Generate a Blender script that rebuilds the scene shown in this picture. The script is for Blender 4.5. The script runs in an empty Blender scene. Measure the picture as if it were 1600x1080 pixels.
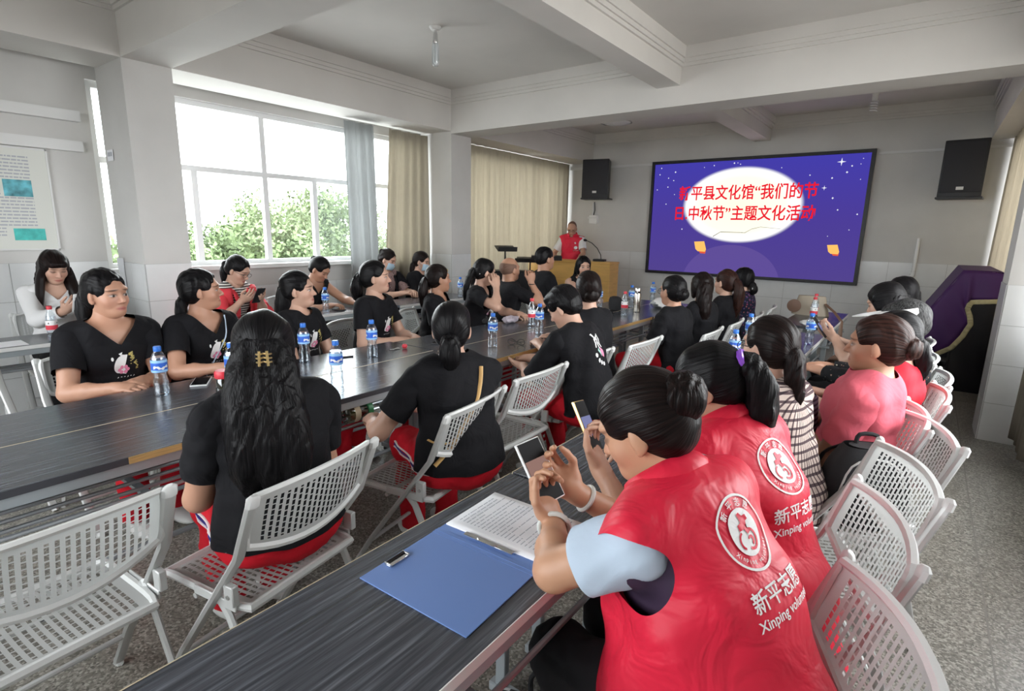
import bpy, bmesh, math, random
import numpy as np
from mathutils import Vector, Matrix
from mathutils.bvhtree import BVHTree
random.seed(7)
SC = bpy.context.scene
COL = SC.collection
PI = math.pi
# ------------------------------------------------------------------ camera
cam = bpy.data.objects.new('camera', bpy.data.cameras.new('camera')); COL.objects.link(cam)
cam.data.sensor_width = 36.0; cam.data.lens = 36.0 * 851.0 / 1600.0
cam.data.clip_start = 0.03; cam.data.clip_end = 300
_r = Vector((0.79825, 0.60204, 0.01868)); _u = Vector((-0.13895, 0.15389, 0.97827)); _f = Vector((-0.58609, 0.78350, -0.20649))
_m = Matrix((_r, _u, -_f)).transposed().to_4x4(); _m.translation = (0, 0, 1.52)
cam.matrix_world = _m
SC.camera = cam
# ------------------------------------------------------------------ light: hazy bright daylight through the windows
SC.view_settings.view_transform = 'Standard'; SC.view_settings.look = 'None'
SC.view_settings.exposure = 0.80; SC.view_settings.gamma = 1.0; SC.view_settings.use_curve_mapping = False
world = bpy.data.worlds.new('sky'); SC.world = world; world.use_nodes = True
_bg = world.node_tree.nodes['Background']; _bg.inputs[0].default_value = (0.93, 0.97, 1.0, 1); _bg.inputs[1].default_value = 4.5
def area(name, loc, rot, sx, sy, power, col=(1, 1, 1)):
    l = bpy.data.lights.new(name, 'AREA'); l.shape = 'RECTANGLE'; l.size = sx; l.size_y = sy; l.energy = power; l.color = col
    o = bpy.data.objects.new(name, l); COL.objects.link(o); o.location = loc; o.rotation_euler = rot
    return o
# daylight entering by the big window bay on the left and by the windows of the right wall
area('window_daylight', (-6.1, 3.6, 2.0), (0, math.radians(-90), 0), 1.6, 3.2, 60, (0.95, 0.98, 1.0))
area('right_window_daylight', (1.5, 3.5, 1.9), (0, math.radians(90), 0), 1.8, 3.2, 40, (1.0, 0.98, 0.95))
area('rear_fill_light', (-2.3, -2.6, 2.0), (math.radians(90), 0, 0), 6.0, 2.0, 8, (1.0, 0.99, 0.97))  # unseen fill lamp added behind the camera
area('far_left_window_daylight', (-6.0, 7.4, 1.8), (0, math.radians(-90), 0), 1.7, 2.7, 55, (0.97, 0.98, 1.0))
area('far_right_window_daylight', (1.3, 7.5, 1.8), (0, math.radians(90), 0), 1.6, 2.5, 50, (0.97, 0.98, 1.0))

# ------------------------------------------------------------------ materials
MATS = {}
def N(nt, t, **kw):
    n = nt.nodes.new(t)
    for k, v in kw.items():
        if k.startswith('i_'):
            key = k[2:]; key = int(key) if key.isdigit() else key.replace('_', ' ')
            n.inputs[key].default_value = v
        else: setattr(n, k, v)
    return n
def base(name):
    m = bpy.data.materials.new(name); m.use_nodes = True; MATS[name] = m
    nt = m.node_tree; b = nt.nodes['Principled BSDF']
    return m, nt, b
def ramp(nt, fac, stops):
    r = nt.nodes.new('ShaderNodeValToRGB'); e = r.color_ramp.elements
    while len(e) < len(stops): e.new(0.5)
    for el, (p, c) in zip(e, stops): el.position = p; el.color = (*c, 1)
    nt.links.new(fac, r.inputs[0]); return r.outputs[0]
def mat(name, col, rough=0.6, metal=0.0, var=0.0, vscale=8.0, bump=0.0, bscale=40.0, spec=0.5, stretch=None, coat=0.0, emit=0.0):
    m, nt, b = base(name); L = nt.links.new
    b.inputs['Base Color'].default_value = (*col, 1); b.inputs['Roughness'].default_value = rough
    b.inputs['Metallic'].default_value = metal; b.inputs['Specular IOR Level'].default_value = spec
    b.inputs['Coat Weight'].default_value = coat
    if emit: b.inputs['Emission Color'].default_value = (*col, 1); b.inputs['Emission Strength'].default_value = emit
    if var or bump:
        tc = N(nt, 'ShaderNodeTexCoord'); vec = tc.outputs['Object']
        if stretch:
            mp = N(nt, 'ShaderNodeMapping'); mp.inputs['Scale'].default_value = stretch; L(vec, mp.inputs[0]); vec = mp.outputs[0]
    if var:
        n = N(nt, 'ShaderNodeTexNoise', i_Scale=vscale, i_Detail=5.0); L(vec, n.inputs['Vector'])
        lo = tuple(c * (1 - var) for c in col); hi = tuple(min(1, c * (1 + var)) for c in col)
        L(ramp(nt, n.outputs[0], [(0.3, lo), (0.7, hi)]), b.inputs['Base Color'])
    if bump:
        n2 = N(nt, 'ShaderNodeTexNoise', i_Scale=bscale, i_Detail=4.0); L(vec, n2.inputs['Vector'])
        bp = N(nt, 'ShaderNodeBump', i_Strength=bump, i_Distance=0.01); L(n2.outputs[0], bp.inputs['Height']); L(bp.outputs[0], b.inputs['Normal'])
    return m
mat('plaster', (0.62, 0.61, 0.59), 0.85, var=0.05, vscale=2.0, bump=0.05, bscale=60)
mat('ceiling_paint', (0.66, 0.64, 0.61), 0.9, var=0.05, vscale=1.5)
mat('tile', (0.74, 0.75, 0.75), 0.18, var=0.03, vscale=6)
mat('grout', (0.42, 0.42, 0.41), 0.9)
mat('wall_tile_line', (0.55, 0.55, 0.54), 0.6)
mat('alu', (0.80, 0.81, 0.82), 0.4, 0.2)
mat('conduit', (0.70, 0.70, 0.69), 0.5)
mat('chair_plastic', (0.65, 0.66, 0.65), 0.38, bump=0.02, bscale=200)
mat('chair_metal', (0.56, 0.57, 0.56), 0.35, 0.25)
mat('bolt', (0.45, 0.45, 0.44), 0.3, 0.9)
mat('frame_metal', (0.42, 0.47, 0.50), 0.42, 0.35)
mat('tube_metal', (0.40, 0.43, 0.46), 0.3, 0.6)
mat('edge_wood', (0.66, 0.43, 0.17), 0.6, var=0.15, vscale=10, stretch=(20, 1.5, 20))
mat('edge_dark', (0.055, 0.058, 0.07), 0.4)
mat('edge_cream', (0.62, 0.52, 0.36), 0.6)
mat('curtain', (0.46, 0.425, 0.36), 0.9, var=0.06, vscale=30, stretch=(6, 6, 0.3))
mat('curtain_grey', (0.46, 0.47, 0.47), 0.9, var=0.06, vscale=30, stretch=(6, 6, 0.3))
mat('black_plastic', (0.012, 0.012, 0.014), 0.45)
mat('black_gloss', (0.01, 0.01, 0.012), 0.12)
mat('black_cloth', (0.012, 0.012, 0.014), 0.85, bump=0.08, bscale=300)
mat('grille', (0.02, 0.02, 0.025), 0.6, bump=0.2, bscale=500)
mat('white_plastic', (0.78, 0.78, 0.77), 0.4)
mat('white_gloss', (0.82, 0.82, 0.82), 0.15)
mat('chrome', (0.75, 0.75, 0.75), 0.12, 1.0)
mat('steel', (0.62, 0.58, 0.52), 0.22, 1.0)
mat('podium_wood', (0.70, 0.42, 0.13), 0.45, var=0.1, vscale=4, stretch=(1, 1, 6))
mat('paper', (0.84, 0.85, 0.88), 0.8)
mat('print_grey', (0.42, 0.44, 0.48), 0.8)
mat('folder_blue', (0.15, 0.26, 0.58), 0.45)
mat('blue_cap', (0.02, 0.16, 0.62), 0.4)
mat('red_cap', (0.65, 0.04, 0.06), 0.4)
mat('label_blue', (0.03, 0.13, 0.62), 0.35)
mat('label_light', (0.30, 0.55, 0.85), 0.35)
mat('label_white', (0.82, 0.82, 0.82), 0.4)
mat('label_red', (0.70, 0.05, 0.08), 0.4)
mat('green_lid', (0.03, 0.22, 0.08), 0.4)
mat('tea', (0.06, 0.07, 0.02), 0.2)
mat('piano_black', (0.008, 0.008, 0.010), 0.2)
mat('purple_velvet', (0.055, 0.008, 0.10), 0.6, bump=0.1, bscale=30)
mat('fringe', (0.52, 0.46, 0.27), 0.85, bump=0.4, bscale=300, stretch=(1, 1, 0.1))
mat('rubber', (0.03, 0.03, 0.03), 0.8)
mat('leather_tan', (0.62, 0.38, 0.14), 0.5)
mat('leather_brown', (0.16, 0.09, 0.06), 0.5)
mat('red_cloth', (0.62, 0.012, 0.02), 0.75, bump=0.1, bscale=120)
mat('pink_cloth', (0.75, 0.30, 0.36), 0.8)
mat('leaf', (0.15, 0.21, 0.085), 0.7, var=0.4, vscale=1.2)
mat('leaf_pale', (0.22, 0.29, 0.14), 0.7, var=0.4, vscale=1.2)
mat('bark', (0.12, 0.09, 0.06), 0.9)
mat('ground', (0.20, 0.195, 0.18), 0.9, var=0.3)
mat('floor_joint', (0.20, 0.19, 0.17), 0.5)
mat('jade', (0.62, 0.64, 0.60), 0.2)
mat('gold', (0.75, 0.55, 0.25), 0.3, 0.8)
mat('purple_bead', (0.25, 0.08, 0.55), 0.2)
mat('mask', (0.42, 0.58, 0.70), 0.8)
mat('lens_black', (0.02, 0.02, 0.02), 0.3)
mat('phone_black', (0.006, 0.006, 0.007), 0.55, spec=0.15)
mat('poster', (0.68, 0.69, 0.64), 0.6)
mat('poster_pic', (0.10, 0.36, 0.42), 0.6, var=0.6, vscale=14)
mat('poster_pic_green', (0.06, 0.46, 0.42), 0.6, var=0.4, vscale=14)

for _n in ('curtain', 'curtain_grey'):
    _nt = MATS[_n].node_tree; _b = _nt.nodes['Principled BSDF']; _o = _nt.nodes['Material Output']; _t = N(_nt, 'ShaderNodeBsdfTranslucent'); _x = N(_nt, 'ShaderNodeMixShader', i_0=0.6)
    _src = [l.from_socket for l in _nt.links if l.to_socket == _b.inputs['Base Color']][0]; _nt.links.new(_src, _t.inputs[0]); _nt.links.new(_b.outputs[0], _x.inputs[1]); _nt.links.new(_t.outputs[0], _x.inputs[2]); _nt.links.new(_x.outputs[0], _o.inputs[0])
def glassy(name, tint, gloss=0.12, rough=0.05):
    m = bpy.data.materials.new(name); m.use_nodes = True; MATS[name] = m; nt = m.node_tree; nt.nodes.clear(); L = nt.links.new
    o = N(nt, 'ShaderNodeOutputMaterial'); t = N(nt, 'ShaderNodeBsdfTransparent'); t.inputs[0].default_value = (*tint, 1)
    g = N(nt, 'ShaderNodeBsdfGlossy'); g.inputs['Roughness'].default_value = rough; g.inputs[0].default_value = (0.95, 0.97, 1, 1)
    lw = N(nt, 'ShaderNodeLayerWeight', i_Blend=0.35); mx = N(nt, 'ShaderNodeMixShader')
    ad = N(nt, 'ShaderNodeMath', operation='MULTIPLY_ADD'); L(lw.outputs['Facing'], ad.inputs[0]); ad.inputs[1].default_value = 0.55; ad.inputs[2].default_value = gloss * 0.4
    L(ad.outputs[0], mx.inputs[0]); L(t.outputs[0], mx.inputs[1]); L(g.outputs[0], mx.inputs[2]); L(mx.outputs[0], o.inputs[0])
glassy('bottle_clear', (0.93, 0.96, 0.98)); glassy('window_glass', (0.97, 0.985, 0.98), 0.05); glassy('lens_clear', (0.95, 0.96, 0.96), 0.1)
glassy('dark_glass', (0.30, 0.32, 0.22), 0.2)

def floor_mat():                                   # grey terrazzo chips
    m, nt, b = base('terrazzo'); L = nt.links.new
    tc = N(nt, 'ShaderNodeTexCoord'); v = N(nt, 'ShaderNodeTexVoronoi', i_Scale=130.0); L(tc.outputs['Object'], v.inputs['Vector'])
    bw = N(nt, 'ShaderNodeSeparateColor'); L(v.outputs['Color'], bw.inputs[0])
    c1 = ramp(nt, bw.outputs[0], [(0.0, (0.10, 0.095, 0.085)), (0.35, (0.19, 0.185, 0.165)), (0.7, (0.28, 0.27, 0.25)), (1.0, (0.45, 0.44, 0.41))])
    n = N(nt, 'ShaderNodeTexNoise', i_Scale=1.3, i_Detail=6.0); L(tc.outputs['Object'], n.inputs['Vector'])
    c2 = ramp(nt, n.outputs[0], [(0.3, (0.82, 0.79, 0.73)), (0.7, (1.0, 0.98, 0.95))])
    mx = N(nt, 'ShaderNodeMix', data_type='RGBA', blend_type='MULTIPLY'); mx.inputs[0].default_value = 1.0
    L(c1, mx.inputs[6]); L(c2, mx.inputs[7]); L(mx.outputs[2], b.inputs['Base Color'])
    b.inputs['Roughness'].default_value = 0.28
floor_mat()
def top_mat():                                     # dark blue-grey laminate, fine grain along the table
    m, nt, b = base('laminate'); L = nt.links.new
    tc = N(nt, 'ShaderNodeTexCoord'); mp = N(nt, 'ShaderNodeMapping'); mp.inputs['Scale'].default_value = (1.0, 0.035, 1.0); L(tc.outputs['Object'], mp.inputs[0])
    n = N(nt, 'ShaderNodeTexNoise', i_Scale=150.0, i_Detail=3.0); L(mp.outputs[0], n.inputs['Vector'])
    L(ramp(nt, n.outputs[0], [(0.35, (0.030, 0.034, 0.044)), (0.55, (0.062, 0.068, 0.084)), (0.72, (0.13, 0.14, 0.165))]), b.inputs['Base Color'])
    b.inputs['Roughness'].default_value = 0.24; b.inputs['Specular IOR Level'].default_value = 0.9
    bp = N(nt, 'ShaderNodeBump', i_Strength=0.06, i_Distance=0.002); L(n.outputs[0], bp.inputs['Height']); L(bp.outputs[0], b.inputs['Normal'])
top_mat()
def emis(name, col, s):
    m = bpy.data.materials.new(name); m.use_nodes = True; MATS[name] = m; nt = m.node_tree; nt.nodes.clear()
    o = N(nt, 'ShaderNodeOutputMaterial'); e = N(nt, 'ShaderNodeEmission'); e.inputs[0].default_value = (*col, 1); e.inputs[1].default_value = s
    nt.links.new(e.outputs[0], o.inputs[0]); return m, nt, e
emis('scr_text', (0.80, 0.012, 0.03), 0.62); emis('scr_star', (0.9, 0.92, 1.0), 0.6); emis('scr_lantern', (1.0, 0.55, 0.14), 0.6)
emis('scr_red', (0.75, 0.10, 0.05), 0.6); emis('scr_branch', (0.12, 0.10, 0.06), 0.6); emis('scr_planet', (0.11, 0.072, 0.30), 0.62)
emis('phone_screen', (0.10, 0.09, 0.09), 0.8); emis('phone_pic', (0.34, 0.20, 0.17), 0.5); emis('phone_blue', (0.15, 0.16, 0.30), 0.8)
def screen_mat():                                  # display picture: violet-blue night and a soft-edged cream moon
    m, nt, e = emis('scr_night', (0.06, 0.05, 0.4), 0.66); L = nt.links.new
    tc = N(nt, 'ShaderNodeTexCoord'); sx = N(nt, 'ShaderNodeSeparateXYZ'); L(tc.outputs['Object'], sx.inputs[0])
    z = N(nt, 'ShaderNodeMapRange'); L(sx.outputs[2], z.inputs[0]); z.inputs[1].default_value = -0.9; z.inputs[2].default_value = 0.9
    night = ramp(nt, z.outputs[0], [(0.0, (0.075, 0.050, 0.235)), (0.5, (0.065, 0.042, 0.28)), (1.0, (0.050, 0.042, 0.36))])
    mp = N(nt, 'ShaderNodeMapping'); mp.inputs['Location'].default_value = (0.11 / 0.84, 0, -0.20 / 0.54); mp.inputs['Scale'].default_value = (1 / 0.84, 0, 1 / 0.54)
    L(tc.outputs['Object'], mp.inputs[0]); ln = N(nt, 'ShaderNodeVectorMath', operation='LENGTH'); L(mp.outputs[0], ln.inputs[0])
    mr = N(nt, 'ShaderNodeMapRange'); mr.interpolation_type = 'SMOOTHSTEP'; L(ln.outputs['Value'], mr.inputs[0])
    mr.inputs[1].default_value = 0.96; mr.inputs[2].default_value = 1.07; mr.inputs[3].default_value = 1; mr.inputs[4].default_value = 0
    moon = ramp(nt, ln.outputs['Value'], [(0.0, (1.0, 0.95, 0.72)), (0.75, (1.0, 0.97, 0.80)), (0.95, (1, 1, 0.98))])
    mx = N(nt, 'ShaderNodeMix', data_type='RGBA'); L(mr.outputs[0], mx.inputs[0]); L(night, mx.inputs[6]); L(moon, mx.inputs[7]); L(mx.outputs[2], e.inputs[0])
screen_mat()

# ------------------------------------------------------------------ mesh helpers
class MB:
    def __init__(s): s.v = []; s.f = []
    def box(s, x0, x1, y0, y1, z0, z1, M=None):
        i = len(s.v); P = [(x, y, z) for z in (z0, z1) for y in (y0, y1) for x in (x0, x1)]
        if M is not None: P = [tuple(M @ Vector(p)) for p in P]
        s.v += P; s.f += [tuple(i + k for k in q) for q in ((0, 2, 3, 1), (4, 5, 7, 6), (0, 1, 5, 4), (2, 6, 7, 3), (0, 4, 6, 2), (1, 3, 7, 5))]; return s
    def tube(s, pts, r, n=10, cap=True, flat=None, closed=False):
        pts = [Vector(p) for p in pts]; rs = r if isinstance(r, (list, tuple)) else [r] * len(pts); i0 = len(s.v); m = len(pts); up = None
        for k, p in enumerate(pts):
            if closed: d = pts[(k + 1) % m] - pts[k - 1]
            else: d = pts[min(k + 1, m - 1)] - pts[max(k - 1, 0)]
            d.normalize()
            if up is None:
                up = Vector((0, 0, 1)) if abs(d.z) < 0.9 else Vector((1, 0, 0))
            a = d.cross(up); a.normalize(); b = a.cross(d); b.normalize(); up = b
            fl = flat or (1, 1)
            for j in range(n):
                t = 2 * PI * j / n; s.v.append(tuple(p + a * (math.cos(t) * rs[k] * fl[0]) + b * (math.sin(t) * rs[k] * fl[1])))
        for k in range(m if closed else m - 1):
            for j in range(n):
                q = i0 + k * n; q2 = i0 + ((k + 1) % m) * n; s.f.append((q + j, q + (j + 1) % n, q2 + (j + 1) % n, q2 + j))
        if cap and not closed:
            s.f.append(tuple(i0 + j for j in reversed(range(n)))); s.f.append(tuple(i0 + (m - 1) * n + j for j in range(n)))
        return s
    def lathe(s, prof, n=20, c=(0, 0, 0)):
        i0 = len(s.v)
        for r, z in prof:
            for j in range(n):
                t = 2 * PI * j / n; s.v.append((c[0] + r * math.cos(t), c[1] + r * math.sin(t), c[2] + z))
        for k in range(len(prof) - 1):
            for j in range(n):
                q = i0 + k * n; s.f.append((q + j, q + (j + 1) % n, q + n + (j + 1) % n, q + n + j))
        if prof[0][0] > 1e-5: s.f.append(tuple(i0 + j for j in reversed(range(n))))
        if prof[-1][0] > 1e-5: s.f.append(tuple(i0 + (len(prof) - 1) * n + j for j in range(n)))
        return s
    def prism(s, poly, d0, d1, ax='y', M=None):
        i0 = len(s.v); n = len(poly)
        for d in (d0, d1):
            for a, b in poly:
                p = {'x': (d, a, b), 'y': (a, d, b), 'z': (a, b, d)}[ax]
                s.v.append(tuple(M @ Vector(p)) if M is not None else p)
        s.f.append(tuple(range(i0, i0 + n))); s.f.append(tuple(reversed(range(i0 + n, i0 + 2 * n))))
        for k in range(n): s.f.append((i0 + k, i0 + n + k, i0 + n + (k + 1) % n, i0 + (k + 1) % n))
        return s
    def grid(s, fn, nu, nv):
        i0 = len(s.v)
        for a in range(nu + 1):
            for b in range(nv + 1): s.v.append(tuple(fn(a / nu, b / nv)))
        for a in range(nu):
            for b in range(nv):
                q = i0 + a * (nv + 1) + b; s.f.append((q, q + nv + 1, q + nv + 2, q + 1))
        return s
    def mesh(s, name='m', sharp=38, fix=True, bevel=0, bw=0.004):
        me = bpy.data.meshes.new(name); me.from_pydata(s.v, [], s.f)
        bm = bmesh.new(); bm.from_mesh(me)
        if fix: bmesh.ops.recalc_face_normals(bm, faces=bm.faces)
        if bevel: bmesh.ops.bevel(bm, geom=[e for e in bm.edges if len(e.link_faces) == 2 and e.calc_face_angle(0) > 0.6], offset=bw, segments=bevel, affect='EDGES', profile=0.6)
        for f in bm.faces: f.smooth = True
        bm.to_mesh(me); bm.free(); me.set_sharp_from_angle(angle=math.radians(sharp)); return me
def obj(name, me, m=None, parent=None, loc=None, rz=None, mw=None):
    if isinstance(me, MB): me = me.mesh(name)
    o = bpy.data.objects.new(name, me); COL.objects.link(o)
    if m is not None and me is not None and not me.materials:
        me.materials.append(MATS[m] if isinstance(m, str) else m)
    if parent is not None: o.parent = parent
    if loc is not None: o.location = loc
    if rz is not None: o.rotation_euler = (0, 0, rz)
    if mw is not None: o.matrix_local = mw
    return o
def tag(o, label, cat, group=None, kind=None):
    o['label'] = label; o['category'] = cat
    if group: o['group'] = group
    if kind: o['kind'] = kind
    return o
def empty(name, loc=(0, 0, 0), rz=0.0):
    o = bpy.data.objects.new(name, None); COL.objects.link(o); o.location = loc; o.rotation_euler = (0, 0, rz); o.empty_display_size = 0.1
    return o
def struct(name, me, m, label=None, cat=None):
    o = obj(name, me, m); o['kind'] = 'structure'
    if label: o['label'] = label
    if cat: o['category'] = cat
    return o
KIDS = {}
def dup(root, loc, rz, label=None, group=None):
    r = root.copy(); COL.objects.link(r); r.location = loc; r.rotation_euler = (0, 0, rz)
    if label: r['label'] = label
    if group: r['group'] = group
    for ch in list(root.children):
        c = ch.copy(); COL.objects.link(c); c.parent = r
        for g in ch.children:
            d = g.copy(); COL.objects.link(d); d.parent = c
    return r

# ------------------------------------------------------------------ the room
XW, XR, YW, YB, ZC = -5.65, 0.85, 9.0, -1.6, 3.2
struct('floor', MB().box(XW - 0.2, XR + 0.2, YB, YW + 0.2, -0.12, 0.0), 'terrazzo', 'grey speckled terrazzo floor of the meeting room', 'floor')
fl = bpy.data.objects['floor']
for k, yy in enumerate((-0.6, 1.2, 3.0, 4.8, 6.6, 8.4)):
    obj('floor_joint', MB().box(XW, XR, yy - 0.003, yy + 0.003, -0.004, 0.0008), 'floor_joint', fl)
for k, xx in enumerate((-5.0, -3.2, -1.4, 0.4)):
    obj('floor_joint', MB().box(xx - 0.003, xx + 0.003, YB, YW, -0.004, 0.0008), 'floor_joint', fl)
struct('ceiling', MB().box(XW - 0.2, XR + 0.2, YB, YW + 0.2, ZC, ZC + 0.15), 'ceiling_paint', 'off-white painted ceiling slab between the beams', 'ceiling')
# left wall with the window bays
w = MB()
w.box(XW - 0.2, XW, YB, 1.70, 0, ZC); w.box(XW - 0.2, XW, 1.70, 5.25, 0, 1.12); w.box(XW - 0.2, XW, 1.70, 5.25, 2.66, ZC)
w.box(XW - 0.2, XW, 5.25, 6.0, 0, ZC); w.box(XW - 0.2, XW, 6.0, 8.85, 0, 0.9); w.box(XW - 0.2, XW, 6.0, 8.85, 2.66, ZC); w.box(XW - 0.2, XW, 8.85, YW + 0.2, 0, ZC)
struct('wall_left', w, 'plaster', 'white wall on the left holding the big windows', 'wall')
struct('wall_back', MB().box(XW, XR + 0.2, YW, YW + 0.2, 0, ZC), 'plaster', 'pale wall at the end of the room behind the display', 'wall')
w = MB(); w.box(XR, XR + 0.2, 5.2, 6.2, 0, ZC); w.box(XR, XR + 0.2, 6.2, 8.8, 0, 0.9); w.box(XR, XR + 0.2, 6.2, 8.8, 2.6, ZC); w.box(XR, XR + 0.2, 8.8, YW, 0, ZC)
w.box(XR, XR + 0.2, YB, 1.9, 0, ZC); w.box(XR, XR + 0.2, 1.9, 5.2, 0, 0.9); w.box(XR, XR + 0.2, 1.9, 5.2, 2.65, ZC)
struct('wall_right', w, 'plaster', 'white wall on the right behind the curtains', 'wall')
w = MB(); w.box(XW - 0.2, XR + 0.2, YB - 0.2, YB, 0, 0.95); w.box(XW - 0.2, XR + 0.2, YB - 0.2, YB, 2.5, ZC); w.box(XW - 0.2, -4.4, YB - 0.2, YB, 0.95, 2.5); w.box(-0.4, XR + 0.2, YB - 0.2, YB, 0.95, 2.5)  # rear wall added to cut the sky light coming from behind
struct('wall_front', w, 'plaster', 'unseen white wall behind the camera, opening sized to limit sky light', 'wall')
def pier(name, x0, x1, y0, y1, label):
    return struct(name, MB().box(x0, x1, y0, y1, 0, 2.80), 'plaster', label, 'column')
pierA = pier('wall_pier_window', -5.55, -5.0, 1.75, 2.10, 'white square column left of the bright window')
pierB = pier('wall_pier_middle', -5.55, -5.0, 5.32, 5.70, 'white square column between the window and the far curtains')
pierC = pier('wall_pier_right', 0.50, 0.95, 5.39, 5.77, 'white tiled column at the right edge beside the piano')
def beam(name, x0, x1, y0, y1, z0, label): return struct(name, MB().box(x0, x1, y0, y1, z0, ZC + 0.02), 'ceiling_paint', label, 'beam')
beam('ceiling_beam_window', -5.5, -5.0, YB, YW, 2.73, 'long ceiling beam running above the windows')
beam('ceiling_beam_near', -5.0, XR, 1.75, 2.10, 2.73, 'cross beam nearest the camera at the upper left')
beam('ceiling_beam_middle', -5.0, XR, 5.32, 5.70, 2.70, 'wide cross beam spanning the room in front of the display')
beam('ceiling_beam_slim', -2.30, -2.07, YB, YW, 2.88, 'slimmer secondary beam running towards the display wall')
beam('ceiling_beam_right', 0.42, XR, YB, YW, 2.70, 'ceiling beam along the right wall over the curtains')
# stepped plaster cornice round each ceiling bay
kk = 0
for (bx0, bx1) in ((-5.0, -2.30), (-2.07, 0.42)):
    for (by0, by1) in ((YB, 1.75), (2.10, 5.32), (5.70, YW)):
        kk += 1; m = MB()
        for (o, zt) in ((0.05, 3.10), (0.035, 3.065), (0.02, 3.035)):
            z1 = ZC if o == 0.05 else zt + 0.035
            m.box(bx0, bx0 + o, by0, by1, zt, z1); m.box(bx1 - o, bx1, by0, by1, zt, z1)
            m.box(bx0 + o, bx1 - o, by0, by0 + o, zt, z1); m.box(bx0 + o, bx1 - o, by1 - o, by1, zt, z1)
        t = struct('trim_%d' % kk, m, 'ceiling_paint', 'stepped plaster cornice round ceiling bay', 'cornice'); t['group'] = 'ceiling cornices'
# tiles: 30 cm rows on the columns and on the lower walls
TM = {}
def tiles(parent, axis, pos, a0, a1, sign, rows=4, wd=0.40, z0=0.0):
    n = max(1, round((a1 - a0) / wd)); ww = (a1 - a0) / n
    key = (axis, sign, round(ww, 3))
    if key not in TM:
        g = 0.002; m = MB()
        if axis == 'x': m.box(0, 0.007 * sign, g, ww - g, g, 0.30 - g)
        else: m.box(g, ww - g, 0, 0.007 * sign, g, 0.30 - g)
        TM[key] = m.mesh('tile')
    bk = MB()
    if axis == 'x': bk.box(pos - 0.001, pos + 0.003 * sign, a0, a1, z0, z0 + rows * 0.3)
    else: bk.box(a0, a1, pos - 0.001, pos + 0.003 * sign, z0, z0 + rows * 0.3)
    obj('grout', bk, 'grout', parent)
    for r in range(rows):
        for k in range(n):
            o = obj('tile', TM[key], 'tile', parent)
            o.location = (pos, a0 + k * ww, z0 + r * 0.3) if axis == 'x' else (a0 + k * ww, pos, z0 + r * 0.3)
for p, y0, y1, x0, x1 in ((pierA, 1.75, 2.10, -5.55, -5.0), (pierB, 5.32, 5.70, -5.55, -5.0)):
    tiles(p, 'x', x1, y0, y1, 1); tiles(p, 'y', y0, x0, x1, -1, wd=0.28)
tiles(pierC, 'x', 0.50, 5.39, 5.77, -1); tiles(pierC, 'y', 5.39, 0.50, 0.85, -1)
tiles(bpy.data.objects['wall_back'], 'y', YW, -4.8, 0.85, -1, wd=0.60)
tiles(bpy.data.objects['wall_left'], 'x', XW, YB + 0.7, 1.7, 1, wd=0.60)
tiles(bpy.data.objects['wall_left'], 'x', XW, 2.1, 5.25, 1, rows=3, wd=0.60)
# mouldings / conduits
for k, (zz, d) in enumerate(((2.36, 0.07), (2.13, 0.05))):
    t = struct('trim_%d' % (10 + k), MB().box(XW, XW + d, YB, 1.62, zz - 0.05, zz + 0.03), 'conduit', ('upper' if k == 0 else 'lower') + ' boxed cable duct on the wall above the poster', 'cable duct')
t = struct('trim_12', MB().box(-5.5, -3.80, YW - 0.03, YW, 2.62, 2.66), 'conduit', 'cable duct from the left loudspeaker to the display', 'cable duct')
t = struct('trim_13', MB().box(-0.70, 0.85, YW - 0.03, YW, 2.60, 2.63), 'conduit', 'cable duct from the display to the right loudspeaker', 'cable duct')
t = struct('baseboard_back', MB().box(XW, XR, YW - 0.015, YW, 0, 0.09), 'edge_dark', 'dark skirting along the display wall', 'baseboard')
# main window: frame, mullions, panes
def window(name, y0, y1, z0, z1, ms, trans, label, short):
    e = empty(name, (XW - 0.08, 0, 0)); e['kind'] = 'structure'; e['label'] = label; e['category'] = 'window'
    fr = MB(); d = 0.03
    for a, b, c, dd in ((y0, y0 + 0.05, z0, z1), (y1 - 0.05, y1, z0, z1), (y0 + 0.05, y1 - 0.05, z0, z0 + 0.05), (y0 + 0.05, y1 - 0.05, z1 - 0.05, z1)): fr.box(-d, d, a, b, c, dd)
    obj('window_frame', fr, 'alu', e)
    if trans: obj('transom', MB().box(-d, d, y0 + 0.05, y1 - 0.05, trans - 0.025, trans + 0.025), 'alu', e)
    ed = [y0] + [m for m, _ in ms] + [y1]
    for m, full in ms:
        obj('mullion', MB().box(-d * 0.9, d * 0.9, m - 0.028, m + 0.028, z0 + 0.05, z1 - 0.05 if full or not trans else trans - 0.025), 'alu', e)
    for a, b in zip(ed[:-1], ed[1:]):
        obj('pane', MB().box(-0.003, 0.003, a + 0.02, b - 0.02, z0 + 0.04, (trans or z1) - 0.02), 'window_glass', e)
    if trans: obj('pane', MB().box(-0.003, 0.003, y0 + 0.04, y1 - 0.04, trans + 0.02, z1 - 0.04), 'window_glass', e)
    return e
wn = window('window_1', 1.70, 5.25, 1.12, 2.66, [(2.50, 0), (3.21, 1), (3.80, 0), (4.55, 1)], 2.045, 'large bright window with white aluminium frame and trees outside', 0)
obj('window_sill', MB().box(0.05, 0.20, 1.70, 5.25, 1.09, 1.13), 'white_plastic', wn)
window('window_2', 6.0, 8.85, 0.9, 2.66, [(7.0, 1), (7.9, 1)], None, 'far window mostly hidden behind drawn beige curtains', 0)

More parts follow.
